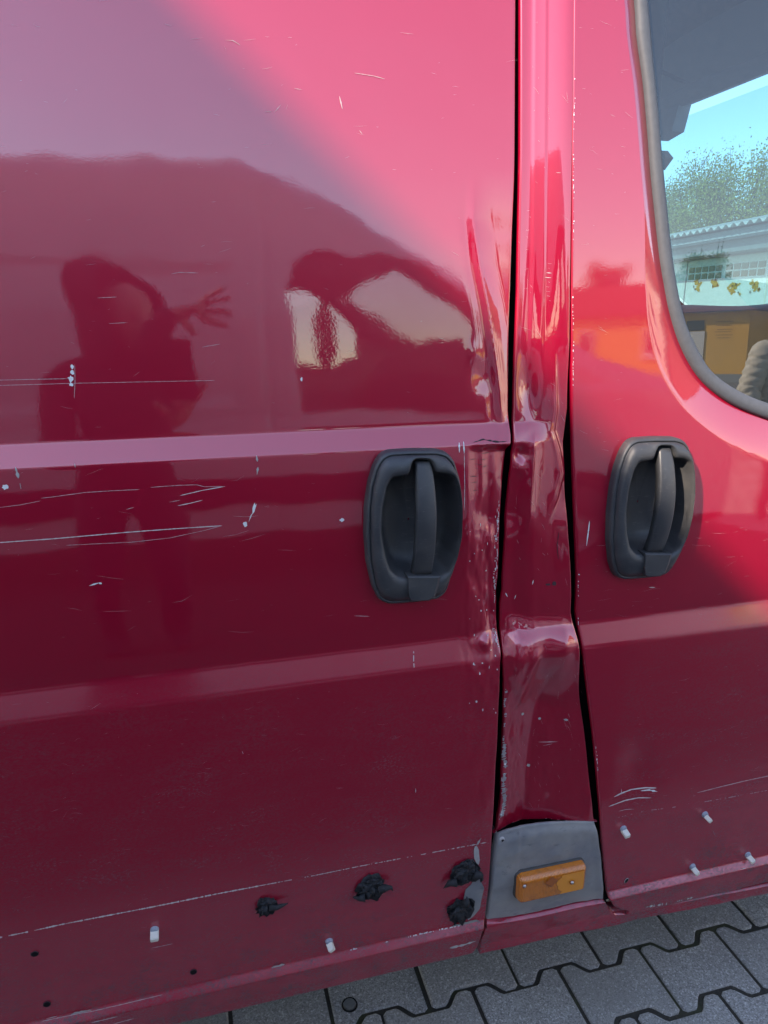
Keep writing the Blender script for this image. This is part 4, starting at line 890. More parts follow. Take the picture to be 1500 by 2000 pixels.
# ================================================================== the van parked opposite (mirrored in the paint)
M_SILVER = mat('silver_paint', (.60, .60, .61), .35, metal=.0, coat=1, coat_rough=.03)
M_BLK2 = mat('dark_trim', (.015, .015, .017), .6)
OV = empty('parked_van', (-.4, -3.1, 0)); tag(OV, 'silver panel van parked opposite, mirrored in the red sliding door', 'van')
OY0, OY1 = -2.1, -4.05
def o_top(x): return np.interp(x, [-3.3, -3.1, -2.8, .25, .45, .80, 1.27, 1.72, 1.85, 2.2, 2.5, 2.68, 2.72], [2.08, 2.33, 2.405, 2.405, 2.345, 2.15, 1.85, 1.42, 1.34, 1.235, 1.17, 1.02, .85])
def o_side(name, sgn):
    y0 = OY0 if sgn > 0 else OY1; xs = np.arange(-3.3, 2.721, .02); t = np.linspace(0, 1, 110); n = len(xs)
    zb = np.maximum(.40, np.maximum(arch(xs, -2.35), arch(xs, 1.75))); top = o_top(xs)
    Z = zb[None] + (top - zb)[None] * t[:, None]; X = np.repeat(xs[None], 110, 0)
    # snap to the window outline and leave the opening
    P = np.array([(.45, 1.24), (.43, 1.80), (.45, 1.92), (.52, 1.965), (.95, 1.945), (1.08, 1.87), (1.30, 1.70), (1.66, 1.44), (1.68, 1.30), (1.62, 1.24), (.45, 1.24)])
    if sgn < 0: P = np.array([(.70, 1.54), (.68, 2.02), (1.0, 2.03), (1.14, 1.80), (1.14, 1.54), (.70, 1.54)])
    best = np.full(X.shape, 9.0); BX, BZ = X.copy(), Z.copy()
    for (ax, az), (bx, bz) in zip(P[:-1], P[1:]):
        vx, vz = bx - ax, bz - az; tt = np.clip(((X - ax) * vx + (Z - az) * vz) / (vx * vx + vz * vz), 0, 1); cx, cz = ax + tt * vx, az + tt * vz
        d = np.hypot(X - cx, Z - cz); w_ = d < best; BX[w_] = cx[w_]; BZ[w_] = cz[w_]; best = np.minimum(best, d)
    near_ = best < .0125; X = np.where(near_, BX, X); Z = np.where(near_, BZ, Z)
    edge = np.clip(o_top(X) - Z, 0, 9)
    y = -.055 * ss(1.2, 2.3, Z) - .16 * (1 - np.clip(edge / .16, 0, 1)) ** 2.4 * ss(1.0, 2.0, Z) - .10 * ss(1.9, 2.72, X) ** 2
    # pressed panel of the load side, door shut line
    q = np.maximum(np.maximum(X - .20, -2.9 - X), np.maximum(Z - 1.90, 1.30 - Z)); y -= .010 * ss(.03, -.03, q)
    y -= .012 * np.exp(-((X - .34) / .012) ** 2) * ss(2.2, 2.12, Z); y += .008 * ss(1.22, 1.17, Z)
    A = np.stack([X, y0 + sgn * y, Z], -1).reshape(-1, 3); Fq = grid_faces(110, n); C = A[Fq].mean(1)
    ins = np.zeros(len(C), bool)
    for (ax, az), (bx, bz) in zip(P[:-1], P[1:]):
        c = (az > C[:, 2]) != (bz > C[:, 2]); xi = (bx - ax) * (C[:, 2] - az) / (bz - az + 1e-12) + ax; ins ^= c & (C[:, 0] < xi)
    return mesh_np(name, A, Fq[~ins], M_SILVER, OV)
o_side('body_side', 1); o_side('body_side', -1)
xs = np.arange(-3.3, 2.721, .06); ys = np.linspace(0, 1, 14); wide = [((.215 * ss(1.0, 2.0, o_top(x)) + .10 * ss(1.9, 2.72, x) ** 2)) for x in xs]
A = np.array([[(x, OY0 - wd + (OY1 - OY0 + 2 * wd) * t, o_top(x) + (.03 if x < 1.2 else .008) * math.sin(math.pi * t)) for t in ys] for x, wd in zip(xs, wide)])
Fq = grid_faces(*A.shape[:2]); C = A.reshape(-1, 3)[Fq].mean(1)
ws = (C[:, 0] > .56) & (C[:, 0] < 1.76) & (C[:, 1] < OY0 - .14) & (C[:, 1] > OY1 + .14)
mesh_np('roof', A, Fq[~ws], M_SILVER, OV)
for y in (OY0 - .17, OY1 + .17):
    bm = bmesh.new(); tube(bm, [(.40, y, 2.25), (.62, y, 2.16), (1.20, y, 1.77), (1.74, y, 1.38)], [.05, .06, .055, .04], 10); bm_obj('windscreen_pillar', bm, M_DARK, OV, True)
for y0_, y1_ in ((OY0 - .95, OY0 - .22), (OY1 + .22, OY1 + .93)):
    bm = bmesh.new(); prism(bm, [(.50, 2.235), (.60, 2.20), (.99, 1.965), (.965, 1.94), (.56, 2.15), (.48, 2.19)], 'y', y1_, y0_); bm_obj('sun_visor', bm, M_DARK, OV)
quad('windscreen', [(.55, OY0 - .13, 2.27), (.55, OY1 + .13, 2.27), (1.76, OY1 + .13, 1.40), (1.76, OY0 - .13, 1.40)], M_GLASS2, OV)
for y in (OY0 - .045, OY1 + .045):
    mesh_np('window_pane', [(.44, y, 1.24), (.42, y, 1.94), (.95, y, 1.95), (1.31, y, 1.70), (1.67, y, 1.44), (1.66, y, 1.24)], [(0, 1, 2, 3, 4, 5)], M_GLASS2, OV, False)
box('rubbing_strip', (-3.0, 1.28, OY0, OY0 + .03, .60, .80), M_BLK2, OV, .01)
box('front_bumper', (2.30, 2.78, OY1 + .12, OY0 - .12, .30, .78), M_BLK2, OV, .04)
box('rear_panel', (-3.32, -3.28, OY1 + .1, OY0 - .1, .4, 2.2), M_SILVER, OV)
box('floor_pan', (-3.2, 2.3, OY1 + .08, OY0 - .08, .38, .44), M_DARK, OV)
box('bulkhead', (.25, .29, OY1 + .2, OY0 - .2, .44, 1.75), M_DARK, OV)
bm = bmesh.new(); prism(bm, [(1.15, .7), (1.12, 1.42), (1.3, 1.60), (1.42, 1.61), (1.68, 1.36), (1.8, .7)], 'y', OY1 + .12, OY0 - .12); bm_obj('dashboard', bm, M_DARK, OV)
box('headlining', (.28, .62, OY1 + .22, OY0 - .22, 2.10, 2.22), M_DARK, OV, .03)
bm = bmesh.new(); add_box(bm, .86, .92, OY1 + .02, OY1 + .08, 1.5, 2.1); bm_obj('window_bar', bm, M_DARK, OV)
box('front_panel', (2.68, 2.72, OY1 + .15, OY0 - .15, .5, .85), M_BLK2, OV)
for y in (OY0 - .5, OY1 + .5):
    bm = bmesh.new(); add_box(bm, .32, .46, y - .24, y + .24, .8, 1.46, .05); add_box(bm, .34, .44, y - .13, y + .13, 1.5, 1.70, .03); add_box(bm, .4, .95, y - .25, y + .25, .75, .92, .05); bm_obj('seat', bm, M_DARK, OV, True)
bm = bmesh.new()
for k in range(28):
    a0, a1 = 2 * math.pi * k / 28, 2 * math.pi * (k + 1) / 28
    f = lambda a: (1.36 + .10 * math.sin(a), OY0 - .52 + .20 * math.cos(a), 1.36 + .18 * math.sin(a) * .9)
    tube(bm, [f(a0), f(a1)], .016, 6)
bm_obj('steering_wheel', bm, M_DARK, OV, True)
bm = bmesh.new(); add_box(bm, 1.30, 1.40, OY0 + .06, OY0 + .24, 1.10, 1.36, .04); add_box(bm, 1.32, 1.38, OY0 - .02, OY0 + .1, 1.13, 1.18); bm_obj('door_mirror', bm, M_BLK2, OV)
for wx in (-2.35, 1.75):
    for wy, sd_ in ((OY0 - .12, 1), (OY1 + .12, -1)): wheel(wx, wy, OV, sd_)
bm = bmesh.new(); add_box(bm, .48, .62, OY0, OY0 + .035, 1.10, 1.14, .01); bm_obj('door_handle', bm, M_BLK2, OV)

# ================================================================== buildings
def plaster(name, c, rough=.9): return speckle(mat(name, c, rough), c, .10, 1.3, .0)
M_ORANGE = plaster('orange_render', (.85, .47, .08)); M_TILE = speckle(mat('roof_tile', (.30, .09, .06), .85), (.30, .09, .06), .3, 8, .4, .02)
M_WHITE = plaster('white_render', (.74, .72, .66)); M_FRAME = mat('white_frame', (.78, .77, .74), .5); M_DGLASS = mat('dark_window', (.02, .024, .03), .12, spec=.6)
M_PALE = plaster('pale_render', (.70, .62, .50)); M_METALROOF = speckle(mat('sheet_roof', (.30, .32, .32), .6), (.30, .32, .32), .15, 3, 0)
M_RUSTWHITE = mat('white_door_paint', (.78, .79, .70), .55); M_RUST = speckle(mat('rust_stain', (.62, .34, .07), .8), (.60, .33, .07), .5, 25, 0); M_RUSTD = mat('rust_dark', (.10, .07, .04), .8)
class Frame:      # a building's own axes: u along the front, n outwards, origin at a front corner
    def __init__(s, o, u, n): s.o, s.u, s.n = np.array([*o, 0.0]), np.array([*u, 0.0]), np.array([*n, 0.0])
    def p(s, a, d, z): return tuple(s.o + s.u * a + s.n * d + np.array([0, 0, z]))
def fbox(bm, fr, a0, a1, d0, d1, z0, z1):
    v = [bm.verts.new(fr.p(a, d, z)) for z in (z0, z1) for d in (d0, d1) for a in (a0, a1)]
    for f in ((0, 1, 3, 2), (4, 6, 7, 5), (0, 4, 5, 1), (2, 3, 7, 6), (0, 2, 6, 4), (1, 5, 7, 3)): bm.faces.new([v[i] for i in f])
def fobj(name, fr, boxes, m, parent):
    bm = bmesh.new()
    for b in boxes: fbox(bm, fr, *b)
    return bm_obj(name, bm, m, parent)
def fpoly(name, fr, poly, d0, d1, m, parent):
    bm = bmesh.new(); A = [bm.verts.new(fr.p(a, d0, z)) for a, z in poly]; B = [bm.verts.new(fr.p(a, d1, z)) for a, z in poly]; n = len(poly)
    bm.faces.new(A); bm.faces.new(B[::-1])
    for i in range(n): bm.faces.new((A[i], B[i], B[(i + 1) % n], A[(i + 1) % n]))
    return bm_obj(name, bm, m, parent)
def window(fr, a0, a1, z0, z1, parent, bars=1):
    f = fobj('window', fr, [(a0, a0 + .07, -.02, .05, z0, z1), (a1 - .07, a1, -.02, .05, z0, z1), (a0 + .07, a1 - .07, -.02, .05, z0, z0 + .07), (a0 + .07, a1 - .07, -.02, .05, z1 - .07, z1)] +
             [(a0 + (a1 - a0) * (k + 1) / (bars + 1) - .025, a0 + (a1 - a0) * (k + 1) / (bars + 1) + .025, -.02, .045, z0 + .07, z1 - .07) for k in range(bars)], M_FRAME, parent)
    fobj('pane', fr, [(a0 + .07, a1 - .07, .0, .015, z0 + .07, z1 - .07)], M_DGLASS, f); fobj('sill', fr, [(a0 - .06, a1 + .06, .0, .12, z0 - .07, z0 - .002)], M_FRAME, f)
# the orange house: its sunlit front turns towards the two vans
u = np.array([-.479, -.878]); n_ = np.array([-.878, .479])
fr = Frame((17.9, -20.2), u, n_); OH = empty('orange_house', fr.p(5, 0, 0)); tag(OH, 'low orange rendered house mirrored in the front door and its window', 'house')
fobj('wall', fr, [(-.5, 11, -7, 0, 0, 2.55)], M_ORANGE, OH); fpoly('roof', fr, [(-.8, 2.56), (11.3, 2.56), (11.0, 2.75), (10.2, 3.9), (.3, 3.9), (-.5, 2.75)], .35, -7.3, M_TILE, OH)
for a in (2.5, 5.3, 8.6): window(fr, a, a + .72, .95, 2.0, OH, 0)
fobj('door', fr, [(.95, 1.65, -.02, .04, 0, 1.85)], M_WHITE, OH); fobj('door_light', fr, [(1.0, 1.6, -.02, .04, 1.88, 2.25)], M_DGLASS, OH); fobj('faded_lettering', fr, [(.02 + .05 * (k % 2), .62 - .04 * (k % 3), .001, .004, z_, z_ + .035) for k, z_ in enumerate((2.16, 2.02, 1.88, 1.80, 1.68, 1.58))], mat('faded_paint', (.50, .27, .05), .9), OH); fobj('plinth', fr, [(-.55, 11.05, -7.05, .03, 0, .30)], M_METALROOF, OH)
# pale building to the right, out of the picture, bright in the dents
fr = Frame((24, -15.0), (0, 1), (-1, 0)); PB_ = empty('pale_house', (24, -8, 0)); tag(PB_, 'pale rendered house whose bright wall glints in the dents beside the window', 'house')
fobj('wall', fr, [(0, 14, -8, 0, 0, 5.2)], M_PALE, PB_); fpoly('roof', fr, [(-.4, 5.21), (14.4, 5.21), (13.6, 5.6), (9, 7.8), (5, 7.8), (.4, 5.6)], .4, -8.4, M_TILE, PB_)
for a in (1.5, 5, 8.5, 11.6): window(fr, a, a + 1.2, 1.0, 2.3, PB_); window(fr, a, a + 1.2, 3.3, 4.6, PB_)
# unseen gable, added and shaped to throw the slanting shadow across the doors
pa = skin_point(362, 0, prof_s); pb = skin_point(1045, 706, prof_s)
gd_ = np.array([-.38, -.925]); gu = np.array([-.925, .38]); corner = np.array([-2.3, -4.75]); fr = Frame(corner, gu, -gd_)
def gable_pt(p):      # where the sun's ray through a point of the shadow line meets the gable front
    s_ = np.array(SUN); t = ((fr.o - p) @ fr.n) / (s_ @ fr.n); h = p + s_ * t; return float((h - fr.o) @ fr.u), float(h[2])
(a1, z1), (a0, z0) = gable_pt(pa), gable_pt(pb); sl = (z1 - z0) / (a1 - a0); ze = z0 - a0 * sl; span = a1 + 2.2; zr = ze + span * sl
GB = empty('added_shade_gable', fr.p(span, -5, 0)); tag(GB, 'unseen white gabled house added behind the parked van to shade the sliding door', 'house')
fpoly('wall', fr, [(0, 0), (2 * span, 0), (2 * span, ze - .15), (span, zr - .15), (0, ze - .15)], -.35, -11, M_WHITE, GB)
fpoly('roof', fr, [(-.35, ze - .35 * sl), (span, zr), (2 * span + .35, ze - .35 * sl), (2 * span + .33, ze - .14 - .35 * sl), (span, zr - .14), (-.33, ze - .14 - .35 * sl)], .0, -11.4, M_TILE, GB)
fr2 = Frame(corner + gd_ * .35, gu, -gd_)
for a in (2, 5, 8): window(fr2, a, a + 1.1, 1.2, 2.5, GB)
# ---- garage block ahead of the van, seen through the cab
u = np.array([.1537, .9881]); n_ = np.array([-.9881, .1537]); fr = Frame((14.0, 15.0), u, n_)
def gpt(px, py, d=0.0):   # where a line of sight meets the garage front (d metres proud of it)
    s_ = sight(px, py); o_ = fr.o + fr.n * d; t = ((o_ - CAM) @ fr.n) / (s_ @ fr.n); h = CAM + s_ * t; return float((h - o_) @ fr.u), float(h[2])
GG = empty('garage_block', fr.p(4, -4, 0)); tag(GG, 'low white garage with rusty doors and sheet roof seen through the cab window', 'garage')
zt = gpt(1410, 502)[1]
fobj('wall', fr, [(-9, 22, -7, -.06, 0, zt + .5)], M_WHITE, GG)
zl0 = gpt(1410, 478)[1]
fobj('fascia', fr, [(-9.2, 22, .0, .9, zl0 - .02, gpt(1410, 452, .9)[1])], speckle(mat('grey_fascia', (.20, .23, .23), .6), (.20, .23, .23), .12, 4, 0), GG)
fobj('fascia_rail', fr, [(-9.2, 22, .902, .95, gpt(1410, 466, .9)[1], gpt(1410, 463, .9)[1])], M_METALROOF, GG)
fobj('soffit', fr, [(-9.2, 22, .0, .7, zt + .02, zl0 - .03)], mat('soffit_grey', (.16, .19, .19), .8), GG)
# corrugated sheets
za, zb_ = gpt(1410, 449, .95)[1], gpt(1410, 414, .95)[1]
na = 31 * 6 * 4; aa = np.linspace(-9.4, 22.2, na); wv = .045 * np.sin(aa * 2 * math.pi * 3.0)
A = np.array([[fr.p(a, 1.15 - q * 9.0, za + .03 + h + .26 * min(1, q * 14) * 0 + (zb_ - za) * q * 2.2) for q in (0, .02, .3, 1.0)] for a, h in zip(aa, wv)])
mesh_np('roof_sheet', A, grid_faces(*A.shape[:2]), speckle(mat('corrugated_sheet', (.46, .46, .41), .7), (.46, .45, .40), .3, 6, 0), GG)
fobj('roof_edge', fr, [(-9.4, 22, -.6, -.5, zb_ - .45, zb_)], M_METALROOF, GG)
def gdoor(a0, a1):
    zt_ = gpt(1410, 501)[1]; d = fobj('garage_door', fr, [(a0 + .03, a1 - .03, -.05, .0, .05, zt_ - .03)], M_RUSTWHITE, GG)
    return d
a_l, a_r = gpt(1341, 540)[0], gpt(1503, 520)[0]
if a_l < a_r: a_l, a_r = a_r, a_l
gd = gdoor(a_r, a_l); wd = a_l - a_r
for kdx in (1, -1, -2): gdoor(a_r + kdx * wd, a_l + kdx * wd)
fobj('door_post', fr, [(a_l - .03, a_l + .03, -.04, .012, 0, zt - .05)], M_METALROOF, GG)
z1 = gpt(1410, 516)[1]; z0 = gpt(1410, 544)[1]
cols = []
for c0, c1, k in ((1346, 1411, 5), (1417, 1496, 5)):
    A0, A1 = gpt(c0, 530)[0], gpt(c1, 530)[0]
    for i in range(k): cols.append((A0 + (A1 - A0) * i / k, A0 + (A1 - A0) * (i + 1) / k))
for a0, a1 in cols:
    lo_, hi_ = min(a0, a1), max(a0, a1)
    for b0, b1 in ((z0, (z0 + z1) / 2), ((z0 + z1) / 2, z1)):
        fobj('door_pane', fr, [(lo_ + .035, hi_ - .035, .002, .012, b0 + .02, b1 - .02)], M_DGLASS, gd)
rs = random.Random(5)
for cx, cy, k, sx in ((1362, 557, 4, 6), (1396, 555, 4, 6), (1434, 562, 6, 9), (1476, 558, 5, 8)):
    for i in range(k * 4):
        a, z = gpt(cx + rs.gauss(0, sx * .5), cy + rs.gauss(0, 6)); pts = []
        for j in range(9):
            t = 2 * math.pi * j / 9; q = rs.uniform(.5, 1.1); pts.append(fr.p(a + .11 * q * math.cos(t) * (.4 + .6 * rs.random()), .004 + .001 * i, z + .055 * q * math.sin(t)))
        mesh_np('rust_patch', pts, [tuple(range(9))], M_RUST, gd, False)
    for i in range(3):
        a, z = gpt(cx + rs.uniform(-sx, sx) * 1.2, cy + rs.uniform(-10, 12)); pts = [fr.p(a + rs.uniform(.3, 1) * .05 * math.cos(2 * math.pi * j / 6), .034, z + rs.uniform(.3, 1) * .05 * math.sin(2 * math.pi * j / 6)) for j in range(6)]
        mesh_np('rust_patch', pts, [tuple(range(6))], M_RUSTD, gd, False)

# ================================================================== trees
M_LEAF = mat('spring_leaf', (.10, .125, .022), .6)
def _leaf():
    m = M_LEAF; oi = N(m, 'ShaderNodeNewGeometry'); r = oi.outputs['Random Per Island']
    L(m, ramp(m, r, [(0, (.14, .16, .02)), (.5, (.20, .21, .03)), (1, (.27, .24, .05))]), P_(m).inputs['Base Color'])
    P_(m).inputs['Subsurface Weight'].default_value = 0
_leaf(); M_BARK = speckle(mat('bark', (.09, .07, .05), .9), (.09, .07, .05), .3, 20)
def tree(x, y, h, r, seed, label, group):
    rs = np.random.default_rng(seed); t = empty('broadleaf_tree', (x, y, 0)); tag(t, label, 'tree', group)
    bm = bmesh.new(); tube(bm, [(x, y, 0), (x + .1, y, h * .25), (x, y + .1, h * .5), (x + .1, y, h * .8)], [.22, .17, .12, .04], 8); tr = bm_obj('trunk', bm, M_BARK, t, True)
    tips = []; bm = bmesh.new()
    for k in range(34):
        a, z0 = rs.random() * 6.28, h * (.25 + .5 * rs.random()); rr = r * (.5 + .6 * rs.random()); zt_ = min(h * 1.02, z0 + h * (.12 + .38 * rs.random()))
        rr *= math.sqrt(max(.08, 1 - ((zt_ / h - .55) / .55) ** 2)); p0 = np.array([x, y, z0]); p2 = np.array([x + rr * math.cos(a), y + rr * math.sin(a), zt_]); p1 = (p0 + p2) / 2 + np.array([0, 0, -.1 * h * rs.random()])
        tube(bm, [p0, p1, p2], [.05, .03, .008], 5); tips += [p1, p2, (p1 + p2) / 2, p2 + rs.normal(size=3) * .3]
    for k in range(26):      # twigs that stand above the crown
        p = tips[rs.integers(len(tips))]
        if p[2] > h * .6: tube(bm, [p, p + np.array([rs.normal() * .25, rs.normal() * .25, .7 + .7 * rs.random()])], [.02, .006], 4)
    bm_obj('limbs', bm, M_BARK, t, True)
    n = 20000; c = np.array(tips)[rs.integers(len(tips), size=n)] + rs.normal(size=(n, 3)) * np.array([.36, .36, .34]) * (r / 2.6)
    a = rs.normal(size=(n, 3)); a /= np.linalg.norm(a, axis=1)[:, None]; b = np.cross(a, rs.normal(size=(n, 3))); b /= np.linalg.norm(b, axis=1)[:, None]; s = (.028 + .04 * rs.random(n))[:, None]
    V = np.stack([c - a * s, c + b * s * .6, c + a * s, c - b * s * .6], 1).reshape(-1, 3); mesh_np('crown', V, np.arange(4 * n).reshape(-1, 4), M_LEAF, t, False)
for i, (x, y, h, r, lb) in enumerate(((25, 24, 7.9, 2.8, 'tallest light green tree behind the garage roof at the right edge of the window'), (24.5, 28.2, 7.4, 2.6, 'rounded light green tree behind the garage, second from the right edge of the window'),
        (25.5, 32, 7.6, 2.6, 'pale green tree in the middle of the window above the garage'), (25, 35.8, 7.0, 2.5, 'lower pale green tree beside the window rubber above the garage'), (27.5, 39.5, 7.4, 2.8, 'thin pale tree farthest left behind the garage, partly hidden by the window rubber'))):
    tree(x, y, h, r, 50 + i, lb, 'trees behind the garage')
for i, (x, y, h, r, lb) in enumerate(((18.5, -37, 6.6, 1.6, 'leftmost small tree mirrored above the orange house roof'), (21.5, -34, 5.6, 1.4, 'middle small tree mirrored above the orange house roof'), (25, -31, 6.2, 1.3, 'rightmost small tree mirrored above the orange house roof'))):
    tree(x, y, h, r, 80 + i, lb, 'trees behind the orange house')
# ================================================================== people (mirrored in paint and glass)
M_JACKET = speckle(mat('dark_jacket', (.022, .022, .028), .85), (.022, .022, .028), .3, 60, .2, .002)
M_TROUS = speckle(mat('dark_trousers', (.03, .035, .05), .85), (.03, .035, .05), .3, 80, .2, .002)
M_SKIN = mat('skin', (.52, .30, .22), .5); M_HAIR = speckle(mat('hair', (.10, .06, .035), .7), (.10, .06, .035), .4, 90); M_PUFF = speckle(mat('beige_quilting', (.78, .72, .56), .55), (.78, .72, .56), .06, 30)
M_EYE = mat('eye', (.03, .02, .02), .2); M_LIP = mat('lip', (.40, .16, .14), .5); M_SHOE = mat('shoe', (.02, .02, .02), .6)
def skin_body(name, verts, edges, root, mats, pick, parent):
    me = bpy.data.meshes.new(name); me.from_pydata([v[:3] for v in verts], edges, []); o = bpy.data.objects.new(name, me); col.objects.link(o)
    m = o.modifiers.new('skin', 'SKIN'); m.use_smooth_shade = True
    for i, v in enumerate(verts): me.skin_vertices[0].data[i].radius = (v[3], v[4] if len(v) > 4 else v[3]); me.skin_vertices[0].data[i].use_root = (i == root)
    s = o.modifiers.new('sub', 'SUBSURF'); s.levels = 2; s.render_levels = 2
    dg = bpy.context.evaluated_depsgraph_get(); new = bpy.data.meshes.new_from_object(o.evaluated_get(dg)); col.objects.unlink(o); bpy.data.objects.remove(o)
    new.materials.clear()
    for k in mats: new.materials.append(k)
    for p in new.polygons: p.material_index = pick(p.center); p.use_smooth = True
    o = link(name, new, None, None)
    if parent is not None: o.parent = parent
    return o
def make_person(x, y, yaw, H, label, jacket, trousers, arms, group=None):
    """standing figure about its own base; arms = joint lists (shoulder, elbow, wrist) per side in local axes, facing +y"""
    t = empty('person', (x, y, 0)); t.rotation_euler.z = yaw; tag(t, label, 'person', group); bpy.context.view_layer.update(); k = H / 1.75
    V = [(0, 0, .98, .14, .115), (0, .0, 1.12, .135, .11), (0, .01, 1.30, .155, .12), (0, 0, 1.44, .125, .10), (0, .005, 1.51, .058), (0, .02, 1.57, .055)]
    E = [(0, 1), (1, 2), (2, 3), (3, 4), (4, 5)]
    for s in (-1, 1):
        b = len(V); V += [(s * .10, 0, .90, .095), (s * .105, .01, .52, .062), (s * .11, -.02, .12, .045), (s * .115, .10, .04, .038)]; E += [(0, b), (b, b + 1), (b + 1, b + 2), (b + 2, b + 3)]
    for s, a in zip((-1, 1), arms):
        b = len(V); V += [(a[0][0] / k, a[0][1] / k, a[0][2] / k, .068), (a[1][0] / k, a[1][1] / k, a[1][2] / k, .052), (a[2][0] / k, a[2][1] / k, a[2][2] / k, .034)]; E += [(3, b), (b, b + 1), (b + 1, b + 2)]
    V = [tuple(q * k for q in v) for v in V]
    def pick(c): return 2 if c.z < .085 * k else 1 if c.z < .93 * k else 0
    body = skin_body('body', V, E, 0, [jacket, trousers, M_SHOE], pick, t); return t, k
def head(t, k, cz, cy, yaw=0.0, pitch=0.0):
    """head with nose, eyes, mouth and ears"""
    n, mm = 40, 30; V = []
    for i in range(mm + 1):
        ph = math.pi * i / mm
        for j in range(n):
            a = 2 * math.pi * j / n; dx, dy, dz = math.sin(ph) * math.cos(a), math.sin(ph) * math.sin(a), math.cos(ph)
            w_ = .074 * (1 - .22 * max(0, -dz) ** 1.5); q = np.array([dx * w_, dy * .092, dz * .118])
            if dy > 0: q[1] += .020 * math.exp(-((dx / .22) ** 2 + ((dz + .12) / .22) ** 2)) - .008 * math.exp(-(((abs(dx) - .40) / .16) ** 2 + ((dz - .06) / .13) ** 2)) + .010 * math.exp(-((dx / .4) ** 2 + ((dz + .80) / .2) ** 2))
            V.append(q)
    R3 = np.array(Matrix.Rotation(yaw, 3, 'Z') @ Matrix.Rotation(pitch, 3, 'X')); c = np.array([0, cy, cz])
    M = lambda q: tuple((R3 @ (np.array(q) * k)) + c)
    o = mesh_np('head', [M(q) for q in V], grid_faces(mm + 1, n, True), M_SKIN, None); o.parent = t
    for s in (-1, 1):
        bm = bmesh.new(); bmesh.ops.create_uvsphere(bm, u_segments=10, v_segments=8, radius=.0085 * k, matrix=Matrix.Translation(M((s * .030, .079, .010)))); e = bm_obj('eye', bm, M_EYE, None, True); e.parent = o
        bm = bmesh.new(); bmesh.ops.create_uvsphere(bm, u_segments=10, v_segments=8, radius=1, matrix=Matrix.Translation(M((s * .075, -.005, 0))) @ Matrix.Diagonal((.011 * k, .020 * k, .032 * k, 1))); e = bm_obj('ear', bm, M_SKIN, None, True); e.parent = o
    bm = bmesh.new(); bmesh.ops.create_uvsphere(bm, u_segments=12, v_segments=8, radius=1, matrix=Matrix.Translation(M((0, .084, -.058))) @ Matrix.Diagonal((.022 * k, .008 * k, .007 * k, 1))); e = bm_obj('mouth', bm, M_LIP, None, True); e.parent = o
    return o, M
def hand(t, wrist, palm_dir, across, curl, spread, side=1, L=.18):
    """palm and five separate bent fingers grown as one skinned mesh"""
    w_ = Vector(wrist); d = Vector(palm_dir).normalized(); a = Vector(across); a = (a - d * a.dot(d)).normalized(); nrm = d.cross(a).normalized()
    V = [(*w_, .024, .017), (*(w_ + d * .045), .036, .015), (*(w_ + d * .08), .038, .013)]; E = [(0, 1), (1, 2)]
    for i, (off, ln) in enumerate(((-.030, .068), (-.010, .078), (.010, .074), (.029, .060))):
        b = len(V); fd = (d + a * (off * spread)).normalized(); p = w_ + d * .088 + a * off; bend = Vector(fd)
        pts = [p]
        for s in (.42, .32, .26):
            pts.append(pts[-1] + bend * ln * s); bend = (bend + nrm * curl * .45).normalized()
        V += [(*q, r) for q, r in zip(pts, (.0100, .0090, .0085, .0070))]; E += [(2, b), (b, b + 1), (b + 1, b + 2), (b + 2, b + 3)]
    b = len(V); p0 = w_ + d * .03 - a * .028 * side; td = (d * .65 - a * .85 * side + nrm * .25).normalized(); V += [(*p0, .014), (*(p0 + td * .035), .0115), (*(p0 + td * .065), .0085)]; E += [(1, b), (b, b + 1), (b + 1, b + 2)]
    o = skin_body('hand', V, E, 0, [M_SKIN], lambda c: 0, None); o.parent = t; return o

# ---- the photographer, hood up, phone upright in the left hand, right hand stretched out to shade it
PX, PY = -.20, -1.36
ph_, k = make_person(PX, PY, 0, 1.70, 'dark hooded person holding up a phone, mirrored in the sliding door', M_JACKET, M_TROUS,
    [[(-.19, .0, 1.40), (-.16, .10, 1.12), (.155, .295, 1.235)], [(.16, .02, 1.42), (.10, .22, 1.50), (.17, .27, 1.578)]])
hd, MH = head(ph_, k, 1.575, .045, R_(-38), R_(-8)); hd.location.x = .03
# hood: a shell round the back of the head drawn to a soft peak
n, mm = 40, 18; V = []
for i in range(mm + 1):
    ph = math.pi * (.02 + .80 * i / mm)
    for j in range(n + 1):
        a = R_(-212) + R_(244) * j / n
        dx, dy, dz = math.sin(ph) * math.cos(a), math.sin(ph) * math.sin(a), math.cos(ph)
        q = Vector((dx * .108, dy * .122, dz * .132 + .006)); pk = max(0, -dx * .75 + dz * .55 - dy * .2) ** 2.5; q += Vector((-.060 * pk, -.02 * pk, .050 * pk))
        if dz < -.2: q *= 1 + .75 * (-dz - .2)
        q = Matrix.Rotation(R_(-38), 3, 'Z') @ q; V.append((q.x * k + .03, q.y * k + .03, q.z * k + 1.585))
hood = mesh_np('hood', V, grid_faces(mm + 1, n + 1), M_JACKET, None); hood.parent = ph_
sm = hood.modifiers.new('thickness', 'SOLIDIFY'); sm.thickness = .012
h1 = hand(ph_, (.165, .295, 1.25), (.22, .28, .9), (1, -.2, 0), .9, 4, 1)
h2 = hand(ph_, (.165, .265, 1.575), (1, .12, .03), (.05, .2, -1), .25, 17, -1)
bm = bmesh.new(); prism(bm, rrect(-.0375, .0375, -.08, .08, .010), 'y', -.004, .004)
phn = bm_obj('phone', bm, mat('phone_body', (.012, .012, .014), .25, spec=.5), None); phn.location = (-.022, -.984, 1.408); tag(phn, 'dark phone held upright by the hooded person in the reflection', 'phone')
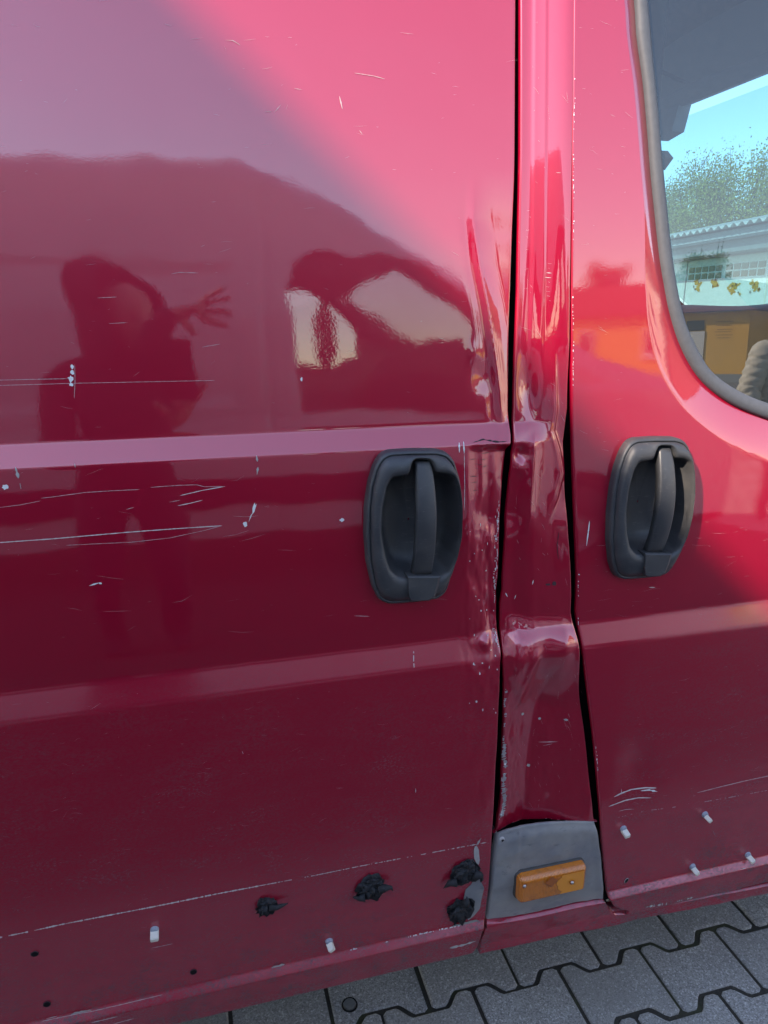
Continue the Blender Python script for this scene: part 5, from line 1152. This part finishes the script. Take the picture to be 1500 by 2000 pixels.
for zz_ in (.064, .044, .026):
    bm = bmesh.new(); bmesh.ops.create_cone(bm, cap_ends=True, segments=18, radius1=.0065, radius2=.0065, depth=.002, matrix=Matrix.Translation((.022, .0048, zz_)) @ Matrix.Rotation(R_(90), 4, 'X')); l_ = bm_obj('camera_lens', bm, M_DGLASS, None); l_.parent = phn
# ---- second person in a quilted beige jacket
p2, k = make_person(3.80, -2.92, R_(22), 1.66, 'person in a beige quilted jacket mirrored in the cab window', M_PUFF, M_TROUS,
    [[(-.20, 0, 1.36), (-.27, .0, 1.08), (-.25, .08, .84)], [(.20, 0, 1.36), (.27, 0, 1.08), (.25, .08, .84)]])
def puff(rings, n=30, pitch=.075, amp=.010, seg=90, name='jacket'):
    R0 = np.array(rings); s = np.concatenate([[0], np.cumsum(np.linalg.norm(np.diff(R0[:, :3], axis=0), axis=1))]); T = np.linspace(0, s[-1], seg); Rr = np.stack([np.interp(T, s, R0[:, i]) for i in range(5)], 1); V = []
    for i, (cx, cy, cz, rx, ry) in enumerate(Rr):
        b = amp * (abs(math.sin(math.pi * T[i] / pitch)) ** .5 - .3); d = Rr[min(i + 1, seg - 1), :3] - Rr[max(i - 1, 0), :3]; d = Vector(d).normalized(); u_ = Vector((1, 0, 0)); u_ = (u_ - d * u_.dot(d)).normalized(); v_ = d.cross(u_)
        for j in range(n):
            a = 2 * math.pi * j / n; wob = .004 * math.sin(5 * a + i * .9); V.append(tuple(Vector((cx, cy, cz)) + u_ * (rx + b + wob) * math.cos(a) + v_ * (ry + b + wob) * math.sin(a)))
    o = mesh_np(name, V, grid_faces(seg, n, True), M_PUFF, None); o.parent = p2; return o
puff([(0, 0, .80, .185, .15), (0, 0, .95, .18, .15), (0, .0, 1.2, .19, .155), (0, 0, 1.32, .185, .145), (0, 0, 1.385, .13, .115), (0, 0, 1.42, .085, .08), (0, .005, 1.475, .080, .078)])
for s in (-1, 1): puff([(s * .135, 0, 1.365, .05, .06), (s * .20, 0, 1.335, .078, .078), (s * .27, .0, 1.08, .068, .07), (s * .255, .07, .86, .052, .054)], 20, .062, .008, 70, 'sleeve')
hd2, MH2 = head(p2, k, 1.555, .03, 0, 0)
V = []
for i in range(19):
    ph = math.pi * (.0 + .62 * i / 18)
    for j in range(37):
        a = R_(-205) + R_(230) * j / 36; dx, dy, dz = math.sin(ph) * math.cos(a), math.sin(ph) * math.sin(a), math.cos(ph)
        V.append(MH2((dx * .088, dy * .104 - .008, dz * .128 + .006)))
hr = mesh_np('hair', V, grid_faces(19, 37), M_HAIR, None); hr.parent = hd2
for s in (-1, 1): hand(p2, (s * .252, .075, .855), (0, .15, -1), (0, 1, 0), .5, 3, 1)
